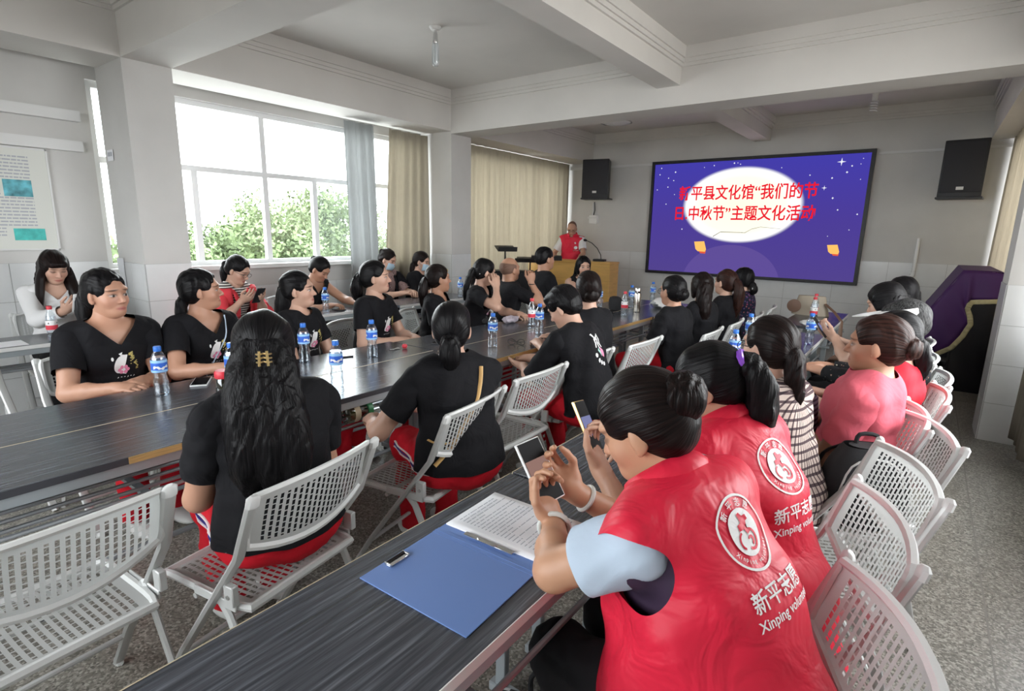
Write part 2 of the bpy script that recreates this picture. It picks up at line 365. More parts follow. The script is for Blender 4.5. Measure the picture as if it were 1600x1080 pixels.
# curtains
def curtain(name, x, y0, y1, z0, z1, mt, label, amp=0.035, wl=0.16, y0b=None, y1b=None, axis='x'):
    n = int((y1 - y0) / wl * 9) + 8; ph = random.random() * 6
    def fn(u, v):
        a = y0 + (y1 - y0) * u; b = (y0b if y0b is not None else y0) + ((y1b if y1b is not None else y1) - (y0b if y0b is not None else y0)) * u
        t = 1 - v; q = a + (b - a) * t
        w_ = 2 * PI * u * (y1 - y0) / wl + ph
        d = amp * (0.55 + 0.6 * t) * (math.sin(w_ + 0.7 * math.sin(w_ * 0.37)) + 0.3 * math.sin(2.3 * w_))
        zz = z0 + (z1 - z0) * v
        return (x + d, q, zz)
    m = MB().grid(fn, n, 14); me = m.mesh(name, 180, fix=False)
    o = obj(name, me, mt); s = o.modifiers.new('s', 'SOLIDIFY'); s.thickness = 0.004
    return tag(o, label, 'curtain')
curtain('curtain', -5.42, 4.02, 4.45, 0.30, 2.70, 'curtain_grey', 'grey curtain gathered at the right side of the bright window', 0.04, 0.13, 4.05, 4.50)
curtain('curtain', -5.42, 4.66, 5.30, 0.30, 2.70, 'curtain', 'beige curtain flaring beside the middle column', 0.04, 0.15, 4.47, 5.30)
curtain('curtain', -5.58, 1.77, 1.90, 0.30, 2.70, 'curtain', 'narrow cream curtain edge behind the left column', 0.012, 0.08)
curtain('curtain', -5.46, 5.74, 7.50, 0.15, 2.72, 'curtain', 'drawn beige curtain just right of the middle column', 0.035, 0.17)
curtain('curtain', -5.46, 7.53, 8.95, 0.15, 2.72, 'curtain', 'drawn beige curtain behind the man at the podium', 0.035, 0.17, 7.57, 8.95)
curtain('curtain', 0.66, 6.0, 8.93, 0.12, 2.70, 'curtain', 'long beige curtain hanging behind the piano', 0.05, 0.20)
curtain('curtain', 0.70, 4.55, 5.22, 0.12, 2.70, 'curtain', 'beige curtain hanging at the far right before the tiled column', 0.04, 0.16)
# ------------------------------------------------------------------ folding chair (sitter faces +Y)
def perf(fn, w, h, nu, nv, bu, bv, slot=0.46, gap=0.2, thick=0.006):
    """panel with staggered slots; fn maps (u in -1..1, v in 0..1) to a point"""
    du = (w - 2 * bu) / nu; us = [0, bu / w]
    for i in range(nu):
        a = bu + i * du; us += [(a + du * (0.5 - slot / 2)) / w, (a + du * (0.5 + slot / 2)) / w]
    us += [1 - bu / w, 1]; us = sorted(set(round(x, 5) for x in us))
    dv = (h - 2 * bv) / nv; sl = [[], []]
    for k in range(nv): sl[0].append((bv + (k + gap / 2) * dv, bv + (k + 1 - gap / 2) * dv))
    for k in range(-1, nv):
        a = max(bv + dv * 0.1, bv + (k + 0.5 + gap / 2) * dv); b = min(h - bv - dv * 0.1, bv + (k + 1.5 - gap / 2) * dv)
        if b - a > 0.2 * dv: sl[1].append((a, b))
    vs = {0.0, bv / h, 1 - bv / h, 1.0}
    for s_ in sl:
        for a, b in s_: vs |= {a / h, b / h}
    vs = sorted(set(round(x, 5) for x in vs))
    bm = bmesh.new(); g = [[bm.verts.new(fn(2 * u - 1, v)) for v in vs] for u in us]
    for i in range(len(us) - 1):
        uc = (us[i] + us[i + 1]) / 2 * w
        ci = (uc - bu) / du; col = int(ci); inslot = 0 < ci < nu and abs(ci - col - 0.5) < slot / 2 + 1e-3
        for j in range(len(vs) - 1):
            vc = (vs[j] + vs[j + 1]) / 2 * h
            if inslot and any(a < vc < b for a, b in sl[col % 2]): continue
            bm.faces.new((g[i][j], g[i + 1][j], g[i + 1][j + 1], g[i][j + 1]))
    bmesh.ops.solidify(bm, geom=bm.faces[:], thickness=thick)
    bmesh.ops.recalc_face_normals(bm, faces=bm.faces)
    me = bpy.data.meshes.new('panel'); 
    for f in bm.faces: f.smooth = True
    bm.to_mesh(me); bm.free(); me.set_sharp_from_angle(angle=math.radians(40)); return me
def back_fn(u, v):
    hw = 0.228 * (1 - 0.04 * abs(2 * v - 1) ** 5); h = 0.225 - 0.062 * u * u; z1 = 0.812 + 0.012 * (1 - u * u); cz = z1 - h * (1 - v)
    return (u * hw, -0.215 - 0.30 * (cz - 0.60) - 0.035 * (1 - u * u), cz)
def seat_fn(u, v):
    hw = 0.215 * (1 - 0.06 * abs(2 * v - 1) ** 6)
    return (u * hw, -0.20 + 0.41 * v, 0.435 - 0.012 * (1 - u * u) * math.sin(PI * v) - 0.02 * max(0, v - 0.8) * 5 * (v - 0.8) * 5)
def rim(fn, r=0.009, n=10):
    P = []
    for k in range(n): P.append(fn(-1 + 2 * k / n, 0))
    for k in range(n): P.append(fn(1, k / n))
    for k in range(n): P.append(fn(1 - 2 * k / n, 1))
    for k in range(n): P.append(fn(-1, 1 - k / n))
    return MB().tube(P, r, 6, closed=True, flat=(1.0, 1.3))
def make_chair():
    c = empty('folding_chair')
    b = obj('backrest', perf(back_fn, 0.456, 0.245, 19, 8, 0.034, 0.03), 'chair_plastic', c)
    obj('backrest_rim', rim(back_fn, 0.0095), 'chair_plastic', b)
    s = obj('seat', perf(seat_fn, 0.43, 0.41, 17, 12, 0.032, 0.035), 'chair_plastic', c)
    obj('seat_rim', rim(seat_fn, 0.011), 'chair_plastic', s)
    for sx in (-1, 1):
        L = obj('front_leg', MB().tube([(sx * 0.236, -0.292, 0.812), (sx * 0.239, -0.215, 0.62), (sx * 0.236, -0.05, 0.40), (sx * 0.232, 0.10, 0.20), (sx * 0.230, 0.225, 0.012)], 0.0145, 8, flat=(0.75, 1.35)), 'chair_metal', c)
        obj('foot_cap', MB().tube([(sx * 0.230, 0.222, 0.016), (sx * 0.230, 0.232, 0.0)], 0.017, 8, flat=(0.8, 1.3)), 'chair_plastic', L)
        obj('top_cap', MB().tube([(sx * 0.236, -0.288, 0.795), (sx * 0.235, -0.294, 0.818), (sx * 0.233, -0.296, 0.826)], [0.0165, 0.0165, 0.009], 8, flat=(0.8, 1.3)), 'chair_plastic', L)
        R = obj('rear_leg', MB().tube([(sx * 0.222, -0.075, 0.455), (sx * 0.222, -0.125, 0.40), (sx * 0.224, -0.20, 0.24), (sx * 0.226, -0.262, 0.012)], 0.013, 8, flat=(0.75, 1.3)), 'chair_metal', c)
        obj('foot_cap', MB().tube([(sx * 0.226, -0.260, 0.016), (sx * 0.226, -0.265, 0.0)], 0.016, 8), 'chair_plastic', R)
        br = obj('bracket', MB().box(sx * 0.236 - 0.011, sx * 0.236 + 0.011, -0.185, -0.145, 0.455, 0.52).box(sx * 0.228 - 0.004, sx * 0.228 + 0.004, -0.17, 0.02, 0.425, 0.455).mesh('bracket', bevel=1, bw=0.003), 'chair_metal', c)
        obj('bolt', MB().lathe([(0.001, -0.004), (0.007, -0.003), (0.007, 0.003), (0.001, 0.004)], 8).mesh('bolt'), 'bolt', br, mw=Matrix.Translation((sx * 0.247, -0.165, 0.485)) @ Matrix.Rotation(PI / 2, 4, 'Y'))
    obj('cross_bar', MB().tube([(-0.232, 0.125, 0.165), (0.232, 0.125, 0.165)], 0.009, 8), 'chair_metal', c)
    obj('cross_bar', MB().tube([(-0.224, -0.225, 0.15), (0.224, -0.225, 0.15)], 0.009, 8), 'chair_metal', c)
    obj('cross_bar', MB().tube([(-0.23, 0.02, 0.415), (0.23, 0.02, 0.415)], 0.009, 8), 'chair_metal', c)
    tag(c, 'x', 'chair', 'grey perforated folding chairs'); return c
CH0 = [None]
def rz_of(az): return math.radians(az - 90)
def chair(x, y, az, label):
    if CH0[0] is None:
        c = make_chair(); CH0[0] = c; c.location = (x, y, 0); c.rotation_euler = (0, 0, rz_of(az)); c['label'] = label; return c
    return dup(CH0[0], (x, y, 0), rz_of(az), label)

# ------------------------------------------------------------------ training table (length along Y)
TL = 1.2
def make_table(edge_plus, edge_minus):
    t = empty('training_table'); hw, hl = 0.21, TL / 2 - 0.003
    obj('tabletop', MB().box(-hw, hw, -hl, hl, 0.725, 0.75).mesh('tabletop', bevel=1, bw=0.0015), 'laminate', t)
    for sx, em in ((1, edge_plus), (-1, edge_minus)):
        b = obj('edge_band', MB().box(sx * hw, sx * (hw + 0.0025), -hl, hl, 0.7255, 0.7495), 'edge_dark' if em == 'part' else em, t)
        if em == 'part': obj('bare_edge', MB().box(sx * (hw + 0.0022), sx * (hw + 0.004), -0.06, hl - 0.02, 0.7255, 0.7497), 'edge_wood', b)
        obj('rail', MB().box(sx * (hw - 0.032), sx * (hw - 0.006), -hl + 0.02, hl - 0.02, 0.688, 0.725).mesh('rail', bevel=1, bw=0.002), 'frame_metal', t)
    for k in range(4):
        xx = 0.19 - k * 0.075
        obj('shelf_tube', MB().tube([(xx, -0.52, 0.585 + 0.01 * (k == 0)), (xx, 0.52, 0.585 + 0.01 * (k == 0))], 0.008, 8), 'tube_metal', t)
    [obj('shelf_bracket', MB().box(-0.06, 0.20, a - 0.014, a + 0.014, 0.566, 0.580), 'frame_metal', t) for a in (-0.515, 0, 0.515)]
    for sy in (-1, 1):
        for sx in (-1, 1):
            L = obj('leg', MB().box(sx * 0.155 - 0.02, sx * 0.155 + 0.02, sy * 0.50 - 0.0125, sy * 0.50 + 0.0125, 0.05, 0.69).mesh('leg', bevel=1, bw=0.003), 'frame_metal', t)
        F = obj('foot', MB().box(-0.20, 0.20, sy * 0.50 - 0.018, sy * 0.50 + 0.018, 0.018, 0.052).mesh('foot', bevel=1, bw=0.005), 'frame_metal', t)
        for sx in (-1, 1): obj('glide', MB().lathe([(0.014, 0), (0.016, 0.006), (0.012, 0.02)], 10, (sx * 0.17, sy * 0.50, 0)), 'rubber', F)
    obj('cross_rail', MB().tube([(-0.155, -0.5, 0.22), (-0.155, 0.5, 0.22)], 0.012, 8), 'frame_metal', t)
    tag(t, 'x', 'table', 'grey laminate training tables'); return t
TB = {}
def table(x, y, label, ep='white_plastic', em='edge_cream', rz=0.0):
    k = (ep, em)
    if k not in TB:
        t = make_table(ep, em); TB[k] = t; t.location = (x, y, 0); t.rotation_euler = (0, 0, rz); t['label'] = label; return t
    return dup(TB[k], (x, y, 0), rz, label)
NEAR = [(-2.262, 0.66, 'part', 'table with a partly bare wood edge before the long-haired woman'), (-2.262, 1.86, 'edge_dark', 'table in front of the woman with the tan shoulder strap'), (-2.225, 3.06, 'edge_wood', 'bare-edged table in front of the short-haired bowed person'),
        (-2.20, 4.26, 'edge_wood', 'bare-edged table holding the black pouch, near side'), (-2.185, 5.46, 'edge_wood', 'near-side table closest to the display, with a steel flask on it')]
for x, y, ep, lb in NEAR: table(x, y, lb, ep, 'edge_cream')
FARL = ['table in front of the leftmost woman with the long ponytail', 'far-side table in front of the long-haired woman, second in the row from the left', 'far-side table in front of the woman resting her face on her hand', 'far-side table in front of the balding man', 'far-side table closest to the podium']
for (x, y, _, _2), lb in zip(NEAR, FARL): table(x - 0.427, y, lb, 'edge_cream', 'edge_dark')
for k, lb in enumerate(['nearest table, under the blue folder', 'table beside the second volunteer in a red vest', 'table in front of the woman in the checked dress', 'table with a water bottle, beyond the woman in the checked dress', 'table against the display wall side holding a bag and papers']):
    table(-0.772, 0.72 + 1.206 * k + (0.35 if k == 4 else 0), lb)
for x, y, lb in ((-4.68, 0.66, 'side table by the poster wall with a red-capped bottle'), (-4.47, 2.72, 'side table in front of the woman in the red jacket'), (-4.43, 4.32, 'side table in front of the masked women')):
    table(x, y, lb)

# ------------------------------------------------------------------ chairs without sitters
chair(-1.835, 0.285, 184, 'empty folding chair at the lower left corner, seen from behind')
chair(-1.78, 2.25, 181, 'empty folding chair between the woman with the tan strap and the short-haired person')
chair(-3.75, 0.42, 8, 'empty folding chair at the left edge behind the long table')
chair(-0.22, 1.92, 203, 'empty folding chair between the second volunteer and the checked dress')

# ------------------------------------------------------------------ bottles
def bottle_proto(kind):
    b = empty('water_bottle'); blue = kind == 'blue'
    prof = [(0.010, 0), (0.029, 0.001), (0.0315, 0.012), (0.0315, 0.03), (0.029, 0.045), (0.0315, 0.055), (0.0315, 0.065), (0.0265, 0.085), (0.0265, 0.095), (0.0315, 0.115), (0.032, 0.120), (0.032, 0.165), (0.030, 0.178), (0.021, 0.198), (0.0135, 0.210), (0.0135, 0.216)] if blue else \
           [(0.010, 0), (0.028, 0.001), (0.031, 0.010), (0.031, 0.05), (0.0295, 0.06), (0.031, 0.07), (0.031, 0.135), (0.028, 0.16), (0.018, 0.19), (0.0135, 0.203), (0.0135, 0.214)]
    obj('body', MB().lathe(prof, 20), 'bottle_clear', b)
    w = obj('water', MB().lathe([(0.001, 0.003)] + [(r - 0.0022, z) for r, z in prof[1:-3]], 16), 'bottle_clear', b)
    cp = obj('cap', MB().lathe([(0.0155, 0.206), (0.016, 0.208), (0.016, 0.226), (0.014, 0.229), (0.001, 0.229)], 18), 'blue_cap' if blue else 'red_cap', b)
    if blue:
        l = obj('label', MB().lathe([(0.0325, 0.112), (0.0328, 0.114), (0.0328, 0.162), (0.0318, 0.168)], 22).mesh('label'), 'label_blue', b)
        m = MB()
        for sgn in (0, 1):
            def fn(u, v, s=sgn):
                t = (u - 0.5) * 2.0 + s * PI; z = 0.134 + 0.004 * math.sin(u * 9) + (v - 0.5) * (0.010 + 0.004 * math.sin(u * 23))
                return (0.0333 * math.cos(t), 0.0333 * math.sin(t), z)
            m.grid(fn, 22, 2)
        obj('white_wave', m.mesh('white_wave', fix=False), 'label_white', l)
        obj('light_band', MB().lathe([(0.0331, 0.113), (0.0332, 0.114), (0.0332, 0.122), (0.0331, 0.123)], 22).mesh('band'), 'label_light', l)
        obj('light_band', MB().lathe([(0.0330, 0.156), (0.0330, 0.163), (0.0322, 0.168)], 22).mesh('band'), 'label_light', l)
    else:
        l = obj('label', MB().lathe([(0.0315, 0.072), (0.0318, 0.073), (0.0318, 0.133), (0.0315, 0.134)], 22).mesh('label'), 'label_white', b)
        obj('red_band', MB().lathe([(0.0321, 0.0735), (0.0322, 0.074), (0.0322, 0.102), (0.0321, 0.103)], 22).mesh('band'), 'label_red', l)
        m = MB()
        for a in range(4): m.prism([(0.0 + 0.006 * math.cos(k * 2 * PI / 3 + PI / 2), 0.117 + 0.008 * math.sin(k * 2 * PI / 3 + PI / 2)) for k in range(3)], -0.0324, -0.0318, 'y', Matrix.Rotation(a * PI / 2, 4, 'Z'))
        obj('mountain_mark', m.mesh('mark'), 'black_plastic', l)
    tag(b, 'x', 'bottle', 'plastic drinking-water bottles'); return b
BP = {}
def bottle(x, y, kind, label, z=0.7505, rz=None):
    rz = random.uniform(0, 6) if rz is None else rz
    if kind not in BP:
        b = bottle_proto(kind); BP[kind] = b; b.location = (x, y, z); b.rotation_euler = (0, 0, rz); b['label'] = label; return b
    return dup(BP[kind], (x, y, z), rz, label)
bottle(-2.72, 0.96, 'blue', 'blue-capped water bottle beside the leftmost woman')
bottle(-2.56, 1.21, 'blue', 'blue-capped water bottle behind the red-lidded tea jar')
bottle(-2.248, 1.565, 'blue', 'blue-capped water bottle right of the long-haired woman with a hair clip')
bottle(-2.80, 1.74, 'blue', 'blue-capped water bottle half hidden behind the long-haired woman with a hair clip')
bottle(-2.614, 2.078, 'blue', 'blue-capped water bottle by the red-knobbed keys')
bottle(-2.257, 2.80, 'blue', 'blue-capped water bottle right of the woman with the tan strap')
bottle(-2.30, 3.42, 'blue', 'blue-capped water bottle at the face of the bowed short-haired person')
bottle(-2.54, 3.66, 'red', 'red-capped bottle in front of the balding man')
bottle(-2.226, 4.745, 'red', 'red-capped bottle next to the steel flask')
bottle(-2.68, 5.10, 'blue', 'blue-capped water bottle left of the black pouch')
bottle(-2.44, 5.36, 'blue', 'blue-capped water bottle behind the red-capped one near the flask')
bottle(-2.44, 5.92, 'blue', 'blue-capped water bottle by the white plastic bag')
bottle(-0.83, 3.29, 'blue', 'blue-capped water bottle beside the woman in the checked dress')
bottle(-0.93, 4.05, 'blue', 'blue-capped water bottle farther along, partly behind the head of the checked-dress woman')
bottle(-0.60, 4.40, 'blue', 'blue-capped water bottle just above the checked-dress woman\'s hair')
bottle(-0.76, 5.62, 'red', 'red-capped bottle beside the brown handbag')
bottle(-0.80, 5.95, 'red', 'red-capped bottle leaning furthest behind the other one')
bottle(-4.56, 1.01, 'red', 'red-capped bottle on the side table by the poster wall')
bottle(-4.37, 2.96, 'blue', 'blue-capped water bottle in front of the woman in the black sleeveless top')
bottle(-4.30, 4.72, 'blue', 'blue-capped water bottle at the foot of the middle column')

# tea jar with red lid
j = empty('tea_jar', (-2.385, 1.085, 0.7505))
obj('glass', MB().lathe([(0.030, 0), (0.034, 0.004), (0.034, 0.105), (0.030, 0.115), (0.030, 0.122)], 20), 'dark_glass', j)
obj('tea', MB().lathe([(0.001, 0.004), (0.031, 0.005), (0.031, 0.075), (0.001, 0.076)], 16), 'tea', j)
l = obj('lid', MB().lathe([(0.0335, 0.118), (0.035, 0.121), (0.035, 0.142), (0.031, 0.150), (0.001, 0.151)], 20), 'red_cap', j)
tag(j, 'glass tea jar with a red lid behind the long-haired woman', 'jar')
# jar with green lid lying on the shelf below the table
j = empty('snack_jar', (-2.11, 1.50, 0.647)); M = Matrix.Rotation(PI / 2, 4, 'X')
a = obj('glass', MB().lathe([(0.02, 0), (0.047, 0.003), (0.049, 0.02), (0.049, 0.10), (0.04, 0.115)], 18), 'dark_glass', j, mw=Matrix.Rotation(-PI / 2, 4, 'X'))
a = obj('lid', MB().lathe([(0.050, 0.108), (0.051, 0.112), (0.051, 0.135), (0.046, 0.139), (0.001, 0.139)], 18), 'green_lid', j, mw=Matrix.Rotation(-PI / 2, 4, 'X'))
a = obj('bottom_band', MB().lathe([(0.0495, 0.03), (0.050, 0.032), (0.050, 0.06), (0.0495, 0.062)], 18), 'edge_cream', j, mw=Matrix.Rotation(-PI / 2, 4, 'X'))
tag(j, 'jar with a green lid lying on the shelf under the table', 'jar')
# steel flask
fk = empty('steel_flask', (-2.235, 5.05, 0.7505))
obj('body', MB().lathe([(0.028, 0), (0.033, 0.004), (0.034, 0.02), (0.034, 0.175), (0.030, 0.188)], 22), 'steel', fk)
obj('lid', MB().lathe([(0.0295, 0.187), (0.030, 0.190), (0.030, 0.232), (0.027, 0.238), (0.001, 0.238)], 20), 'chrome', fk)
tag(fk, 'tall brushed steel vacuum flask on the near-side table', 'flask')
# black pouch
pf = obj('pouch', MB().lathe([(0.03, 0), (0.062, 0.006), (0.068, 0.05), (0.066, 0.10), (0.058, 0.128), (0.03, 0.138), (0.001, 0.138)], 18), 'black_cloth', None, (-2.46, 5.02, 0.7505)); pf.scale = (1, 0.8, 1)
tag(pf, 'rounded black pouch standing on the table before the podium', 'pouch')
# white plastic bag crumpled
def blob(name, r, loc, m, label, cat, seed=1, rough=0.25, sc=(1, 1, 1)):
    rnd = random.Random(seed); ph = [rnd.uniform(0, 6) for _ in range(9)]
    def fn(u, v):
        t = u * 2 * PI; p = v * PI; k = 1 + rough * (math.sin(3 * t + ph[0]) * math.sin(2 * p + ph[1]) + 0.6 * math.sin(7 * t + ph[2] + 3 * p) * math.sin(p) + 0.35 * math.sin(13 * t + 5 * p + ph[3]) * math.sin(p))
        return (r * k * math.sin(p) * math.cos(t) * sc[0], r * k * math.sin(p) * math.sin(t) * sc[1], max(-r * 0.98 * sc[2], -r * k * math.cos(p) * sc[2]) + r * 0.98 * sc[2])
    o = obj(name, MB().grid(fn, 36, 20).mesh(name, 60), m, None, loc); return tag(o, label, cat)
blob('plastic_bag', 0.10, (-2.15, 5.55, 0.7505), 'label_white', 'crumpled white plastic bag on the table near the flask', 'bag', 3, 0.22, (1.2, 1.5, 0.55))
blob('cloth_pouch', 0.05, (-2.76, 3.66, 0.7505), mat('lilac_cloth', (0.52, 0.46, 0.52), 0.9), 'crumpled lilac cloth pouch on the table before the woman with the flower clip', 'pouch', 5, 0.2, (1.0, 1.7, 0.6))
blob('black_purse', 0.05, (-2.86, 3.50, 0.7505), 'black_cloth', 'small black purse beside the lilac pouch', 'purse', 6, 0.15, (1.0, 1.6, 0.5))
# phones lying on the tables
def phone(name, loc, rz, body, scr, label, w=0.075, l=0.155):
    p = empty(name, loc, rz)
    obj('case', MB().box(-w / 2, w / 2, -l / 2, l / 2, 0, 0.0085).mesh('case', bevel=2, bw=0.003), body, p)
    obj('screen', MB().box(-w / 2 + 0.003, w / 2 - 0.003, -l / 2 + 0.004, l / 2 - 0.004, 0.0084, 0.0090), scr, p)
    return tag(p, label, 'phone')
phone('smartphone', (-2.80, 1.165, 0.7505), 1.0, 'white_plastic', 'black_gloss', 'white-edged smartphone lying before the second woman of the row')
phone('smartphone', (-2.79, 2.00, 0.7505), 1.2, 'black_plastic', 'black_gloss', 'black smartphone lying at the far table edge near the row of women', 0.075, 0.16)
phone('smartphone', (-2.62, 2.66, 0.7505), 0.5, 'black_plastic', 'black_gloss', 'black smartphone half hidden beside the woman with the tan strap')
phone('smartphone', (-4.40, 3.12, 0.7505), 1.4, 'black_plastic', 'black_gloss', 'black smartphone on the side table by the black sleeveless top')
# keys with red knob
k = empty('key_ring', (-2.67, 2.32, 0.7505))
obj('red_knob', MB().lathe([(0.001, 0), (0.014, 0.004), (0.019, 0.016), (0.014, 0.028), (0.001, 0.032)], 14, (0.02, 0.05, 0)), 'red_cap', k)
for a in range(3):
    obj('key', MB().box(-0.006, 0.006, -0.05, 0.02, 0.001 + 0.003 * a, 0.003 + 0.003 * a, Matrix.Rotation(0.5 * a - 0.7, 4, 'Z')), 'bolt' if a else 'black_plastic', k)
tag(k, 'bunch of keys with a red knob on the far table', 'keys')
# hand clappers / glasses near the bowed person
g = empty('folded_glasses', (-2.17, 2.95, 0.7505), 0.4)
for sx in (-1, 1):
    obj('lens', MB().tube([(sx * 0.034 + 0.026 * math.cos(t * PI / 8), 0.0, 0.022 + 0.02 * math.sin(t * PI / 8)) for t in range(16)], 0.0022, 6, closed=True), 'black_plastic', g)
    obj('temple', MB().tube([(sx * 0.06, 0.0, 0.03), (sx * 0.05, 0.06, 0.015), (sx * -0.02, 0.07, 0.004)], 0.002, 6), 'black_plastic', g)
tag(g, 'pair of dark glasses lying near the bowed short-haired person', 'glasses')
# papers
pp = obj('paper_sheet', MB().box(-0.10, 0.10, -0.15, 0.15, 0, 0.002), 'paper', None, (-4.60, 0.72, 0.7505)); tag(pp, 'white paper on the side table at the left edge', 'paper')
pp = obj('paper_sheet', MB().box(-0.075, 0.075, -0.10, 0.10, 0, 0.003), 'paper', None, (-0.62, 3.02, 0.7505), 0.2); tag(pp, 'white paper beside the woman in the checked dress', 'paper')
pp = blob('paper_packet', 0.09, (-0.70, 5.30, 0.7505), 'label_white', 'white tissue packet with pink print on the last front table', 'packet', 9, 0.1, (1.2, 1.4, 0.35))
# handbag on the far front table, strap hanging
hb = empty('handbag', (-0.86, 6.12, 0.7505))
obj('bag_body', MB().grid(lambda u, v: ((0.17 - 0.05 * v) * math.cos(u * 2 * PI), (0.075 - 0.03 * v) * math.sin(u * 2 * PI), 0.19 * v), 28, 6).prism([((0.12) * math.cos(k * PI / 10), 0.045 * math.sin(k * PI / 10)) for k in range(20)], 0.188, 0.19, 'z').mesh('bag_body'), mat('bag_beige', (0.42, 0.36, 0.28), 0.6), hb)
obj('bag_front', MB().lathe([(0.001, 0), (0.06, 0.004), (0.065, 0.012), (0.001, 0.02)], 20).mesh('f'), 'leather_brown', hb, mw=Matrix.Translation((-0.14, -0.06, 0.085)) @ Matrix.Rotation(PI / 2, 4, 'X'))
obj('strap', MB().tube([(0.13, -0.03, 0.12), (0.22, -0.1, 0.06), (0.30, -0.25, 0.0), (0.315, -0.30, -0.15), (0.31, -0.28, -0.30)], 0.02, 8, flat=(1, 0.3)), 'leather_brown', hb)
tag(hb, 'beige and brown handbag with a hanging strap on the far front table', 'handbag')

# ------------------------------------------------------------------ clip folder with papers on the nearest table
cf = empty('clip_folder', (-0.765, 0.80, 0.7505), math.radians(2))
blue = MATS['folder_blue']
obj('front_cover', MB().box(-0.155, 0.155, -0.125, 0.112, 0, 0.003).mesh('c', bevel=1, bw=0.001), blue, cf)
obj('spine', MB().box(-0.155, 0.155, 0.112, 0.137, 0, 0.0035).box(-0.155, 0.155, 0.1235, 0.1255, 0.003, 0.0042), blue, cf)
obj('back_cover', MB().box(-0.155, 0.155, 0.137, 0.37, 0, 0.003).mesh('c', bevel=1, bw=0.001), blue, cf)
cl = obj('side_clip', MB().box(-0.030, 0.030, -0.010, 0.010, 0, 0.004).box(-0.03, -0.026, -0.012, 0.012, 0.003, 0.008).box(0.026, 0.030, -0.012, 0.012, 0.003, 0.008).mesh('clip', bevel=1, bw=0.001), 'chrome', cf, mw=Matrix.Translation((-0.135, -0.03, 0.0035)) @ Matrix.Rotation(PI / 2, 4, 'Z'))
obj('clip_spring', MB().tube([(-0.026, 0.006, 0.007), (0.026, 0.006, 0.007)], 0.0025, 8), 'black_plastic', cl)
cl = obj('lever_clip', MB().box(-0.075, 0.075, -0.007, 0.007, 0.003, 0.007).mesh('clip', bevel=1, bw=0.001), 'chrome', cf, mw=Matrix.Translation((0.0, 0.147, 0.006)))
obj('clip_lever', MB().tube([(-0.03, -0.004, 0.008), (-0.02, -0.014, 0.012), (0.02, -0.014, 0.012), (0.03, -0.004, 0.008)], 0.002, 6), 'chrome', cl)
tag(cf, 'open blue clip folder lying on the nearest table', 'folder')
pg = empty('paper_stack', (-0.775, 1.07, 0.7545), math.radians(2))
obj('sheet', MB().grid(lambda u, v: (-0.148 + 0.296 * u, -0.112 + 0.215 * v, 0.004 + 0.012 * max(0, v - 0.6) ** 2), 10, 10).mesh('sheet', fix=False), 'paper', pg).modifiers.new('s', 'SOLIDIFY').thickness = 0.004
m = MB(); rr = random.Random(4)
for k in range(21):
    x = -0.125 + 0.0122 * k; y1 = 0.085 - (0.02 if k in (0, 1) else 0); yy = -0.085
    while yy < y1 - 0.01:
        dl = rr.uniform(0.006, 0.03); m.box(x, x + 0.0032, yy, min(yy + dl, y1), 0.0095, 0.0098 + 0.002 * max(0, (yy + 0.112) / 0.215 - 0.6)); yy += dl + 0.003
        if rr.random() < 0.05: break
obj('printed_lines', m, 'print_grey', pg)
tag(pg, 'printed white sheets held in the blue clip folder', 'papers')

# ------------------------------------------------------------------ display on the end wall
SX, SZ, SW, SH = -2.285, 1.765, 3.11, 1.81
sc = empty('display_screen', (SX, YW, SZ))
bz = MB(); t = 0.045
bz.box(-SW / 2, SW / 2, -0.09, 0, -SH / 2, -SH / 2 + t); bz.box(-SW / 2, SW / 2, -0.09, 0, SH / 2 - t, SH / 2); bz.box(-SW / 2, -SW / 2 + t, -0.09, 0, -SH / 2 + t, SH / 2 - t); bz.box(SW / 2 - t, SW / 2, -0.09, 0, -SH / 2 + t, SH / 2 - t); bz.box(-SW / 2 + t, SW / 2 - t, -0.05, 0, -SH / 2 + t, SH / 2 - t)
obj('bezel', bz, 'black_plastic', sc)
pic = obj('picture', MB().box(-SW / 2 + t, SW / 2 - t, -0.060, -0.05, -SH / 2 + t, SH / 2 - t), 'scr_night', sc)
def flat(name, poly, m, y=-0.0620): return obj(name, MB().prism(poly, y, y + 0.001), m, pic)
zb = -SH / 2 + t + 0.001
el = [(-0.17 + 0.74 * math.cos(a * PI / 40), -1.0 + 0.60 * math.sin(a * PI / 40)) for a in range(41)]
flat('planet', [(x, z) for x, z in el if z > zb] + [(-0.85, zb)] if False else [(x, max(z, zb)) for x, z in el if z > zb - 0.05], 'scr_planet')
rr = random.Random(11)
stars = [(-1.4, 0.80), (-1.42, 0.70), (-1.16, 0.73), (-1.27, 0.64), (-1.18, 0.60), (-1.27, 0.50), (-1.15, 0.38), (-1.28, 0.23), (-0.98, -0.17), (-0.25, 0.82), (-0.20, 0.82), (-0.16, 0.80), (-0.7, 0.78), (1.08, 0.55), (1.30, 0.70), (1.40, 0.72), (1.25, 0.62), (1.12, 0.28), (1.20, 0.12), (1.44, 0.06), (1.37, -0.15), (1.12, -0.24), (0.80, 0.60), (1.42, 0.88 - 0.09), (0.42, 0.72), (0.88, 0.03), (1.42, 0.52), (-0.55, 0.8), (-1.45, 0.46)]
for x, z in stars:
    r = rr.uniform(0.007, 0.016); flat('star', [(x + r * (1 if k % 2 == 0 else 0.5) * math.cos(k * PI / 4), z + r * (1 if k % 2 == 0 else 0.5) * math.sin(k * PI / 4)) for k in range(8)], 'scr_star')
for x, z, r in ((1.17, 0.76, 0.055), (1.0, 0.42, 0.035)):
    flat('star', [(x + r * (1 if k % 2 == 0 else 0.22) * math.cos(k * PI / 4), z + r * (1 if k % 2 == 0 else 0.22) * math.sin(k * PI / 4)) for k in range(8)], 'scr_star')
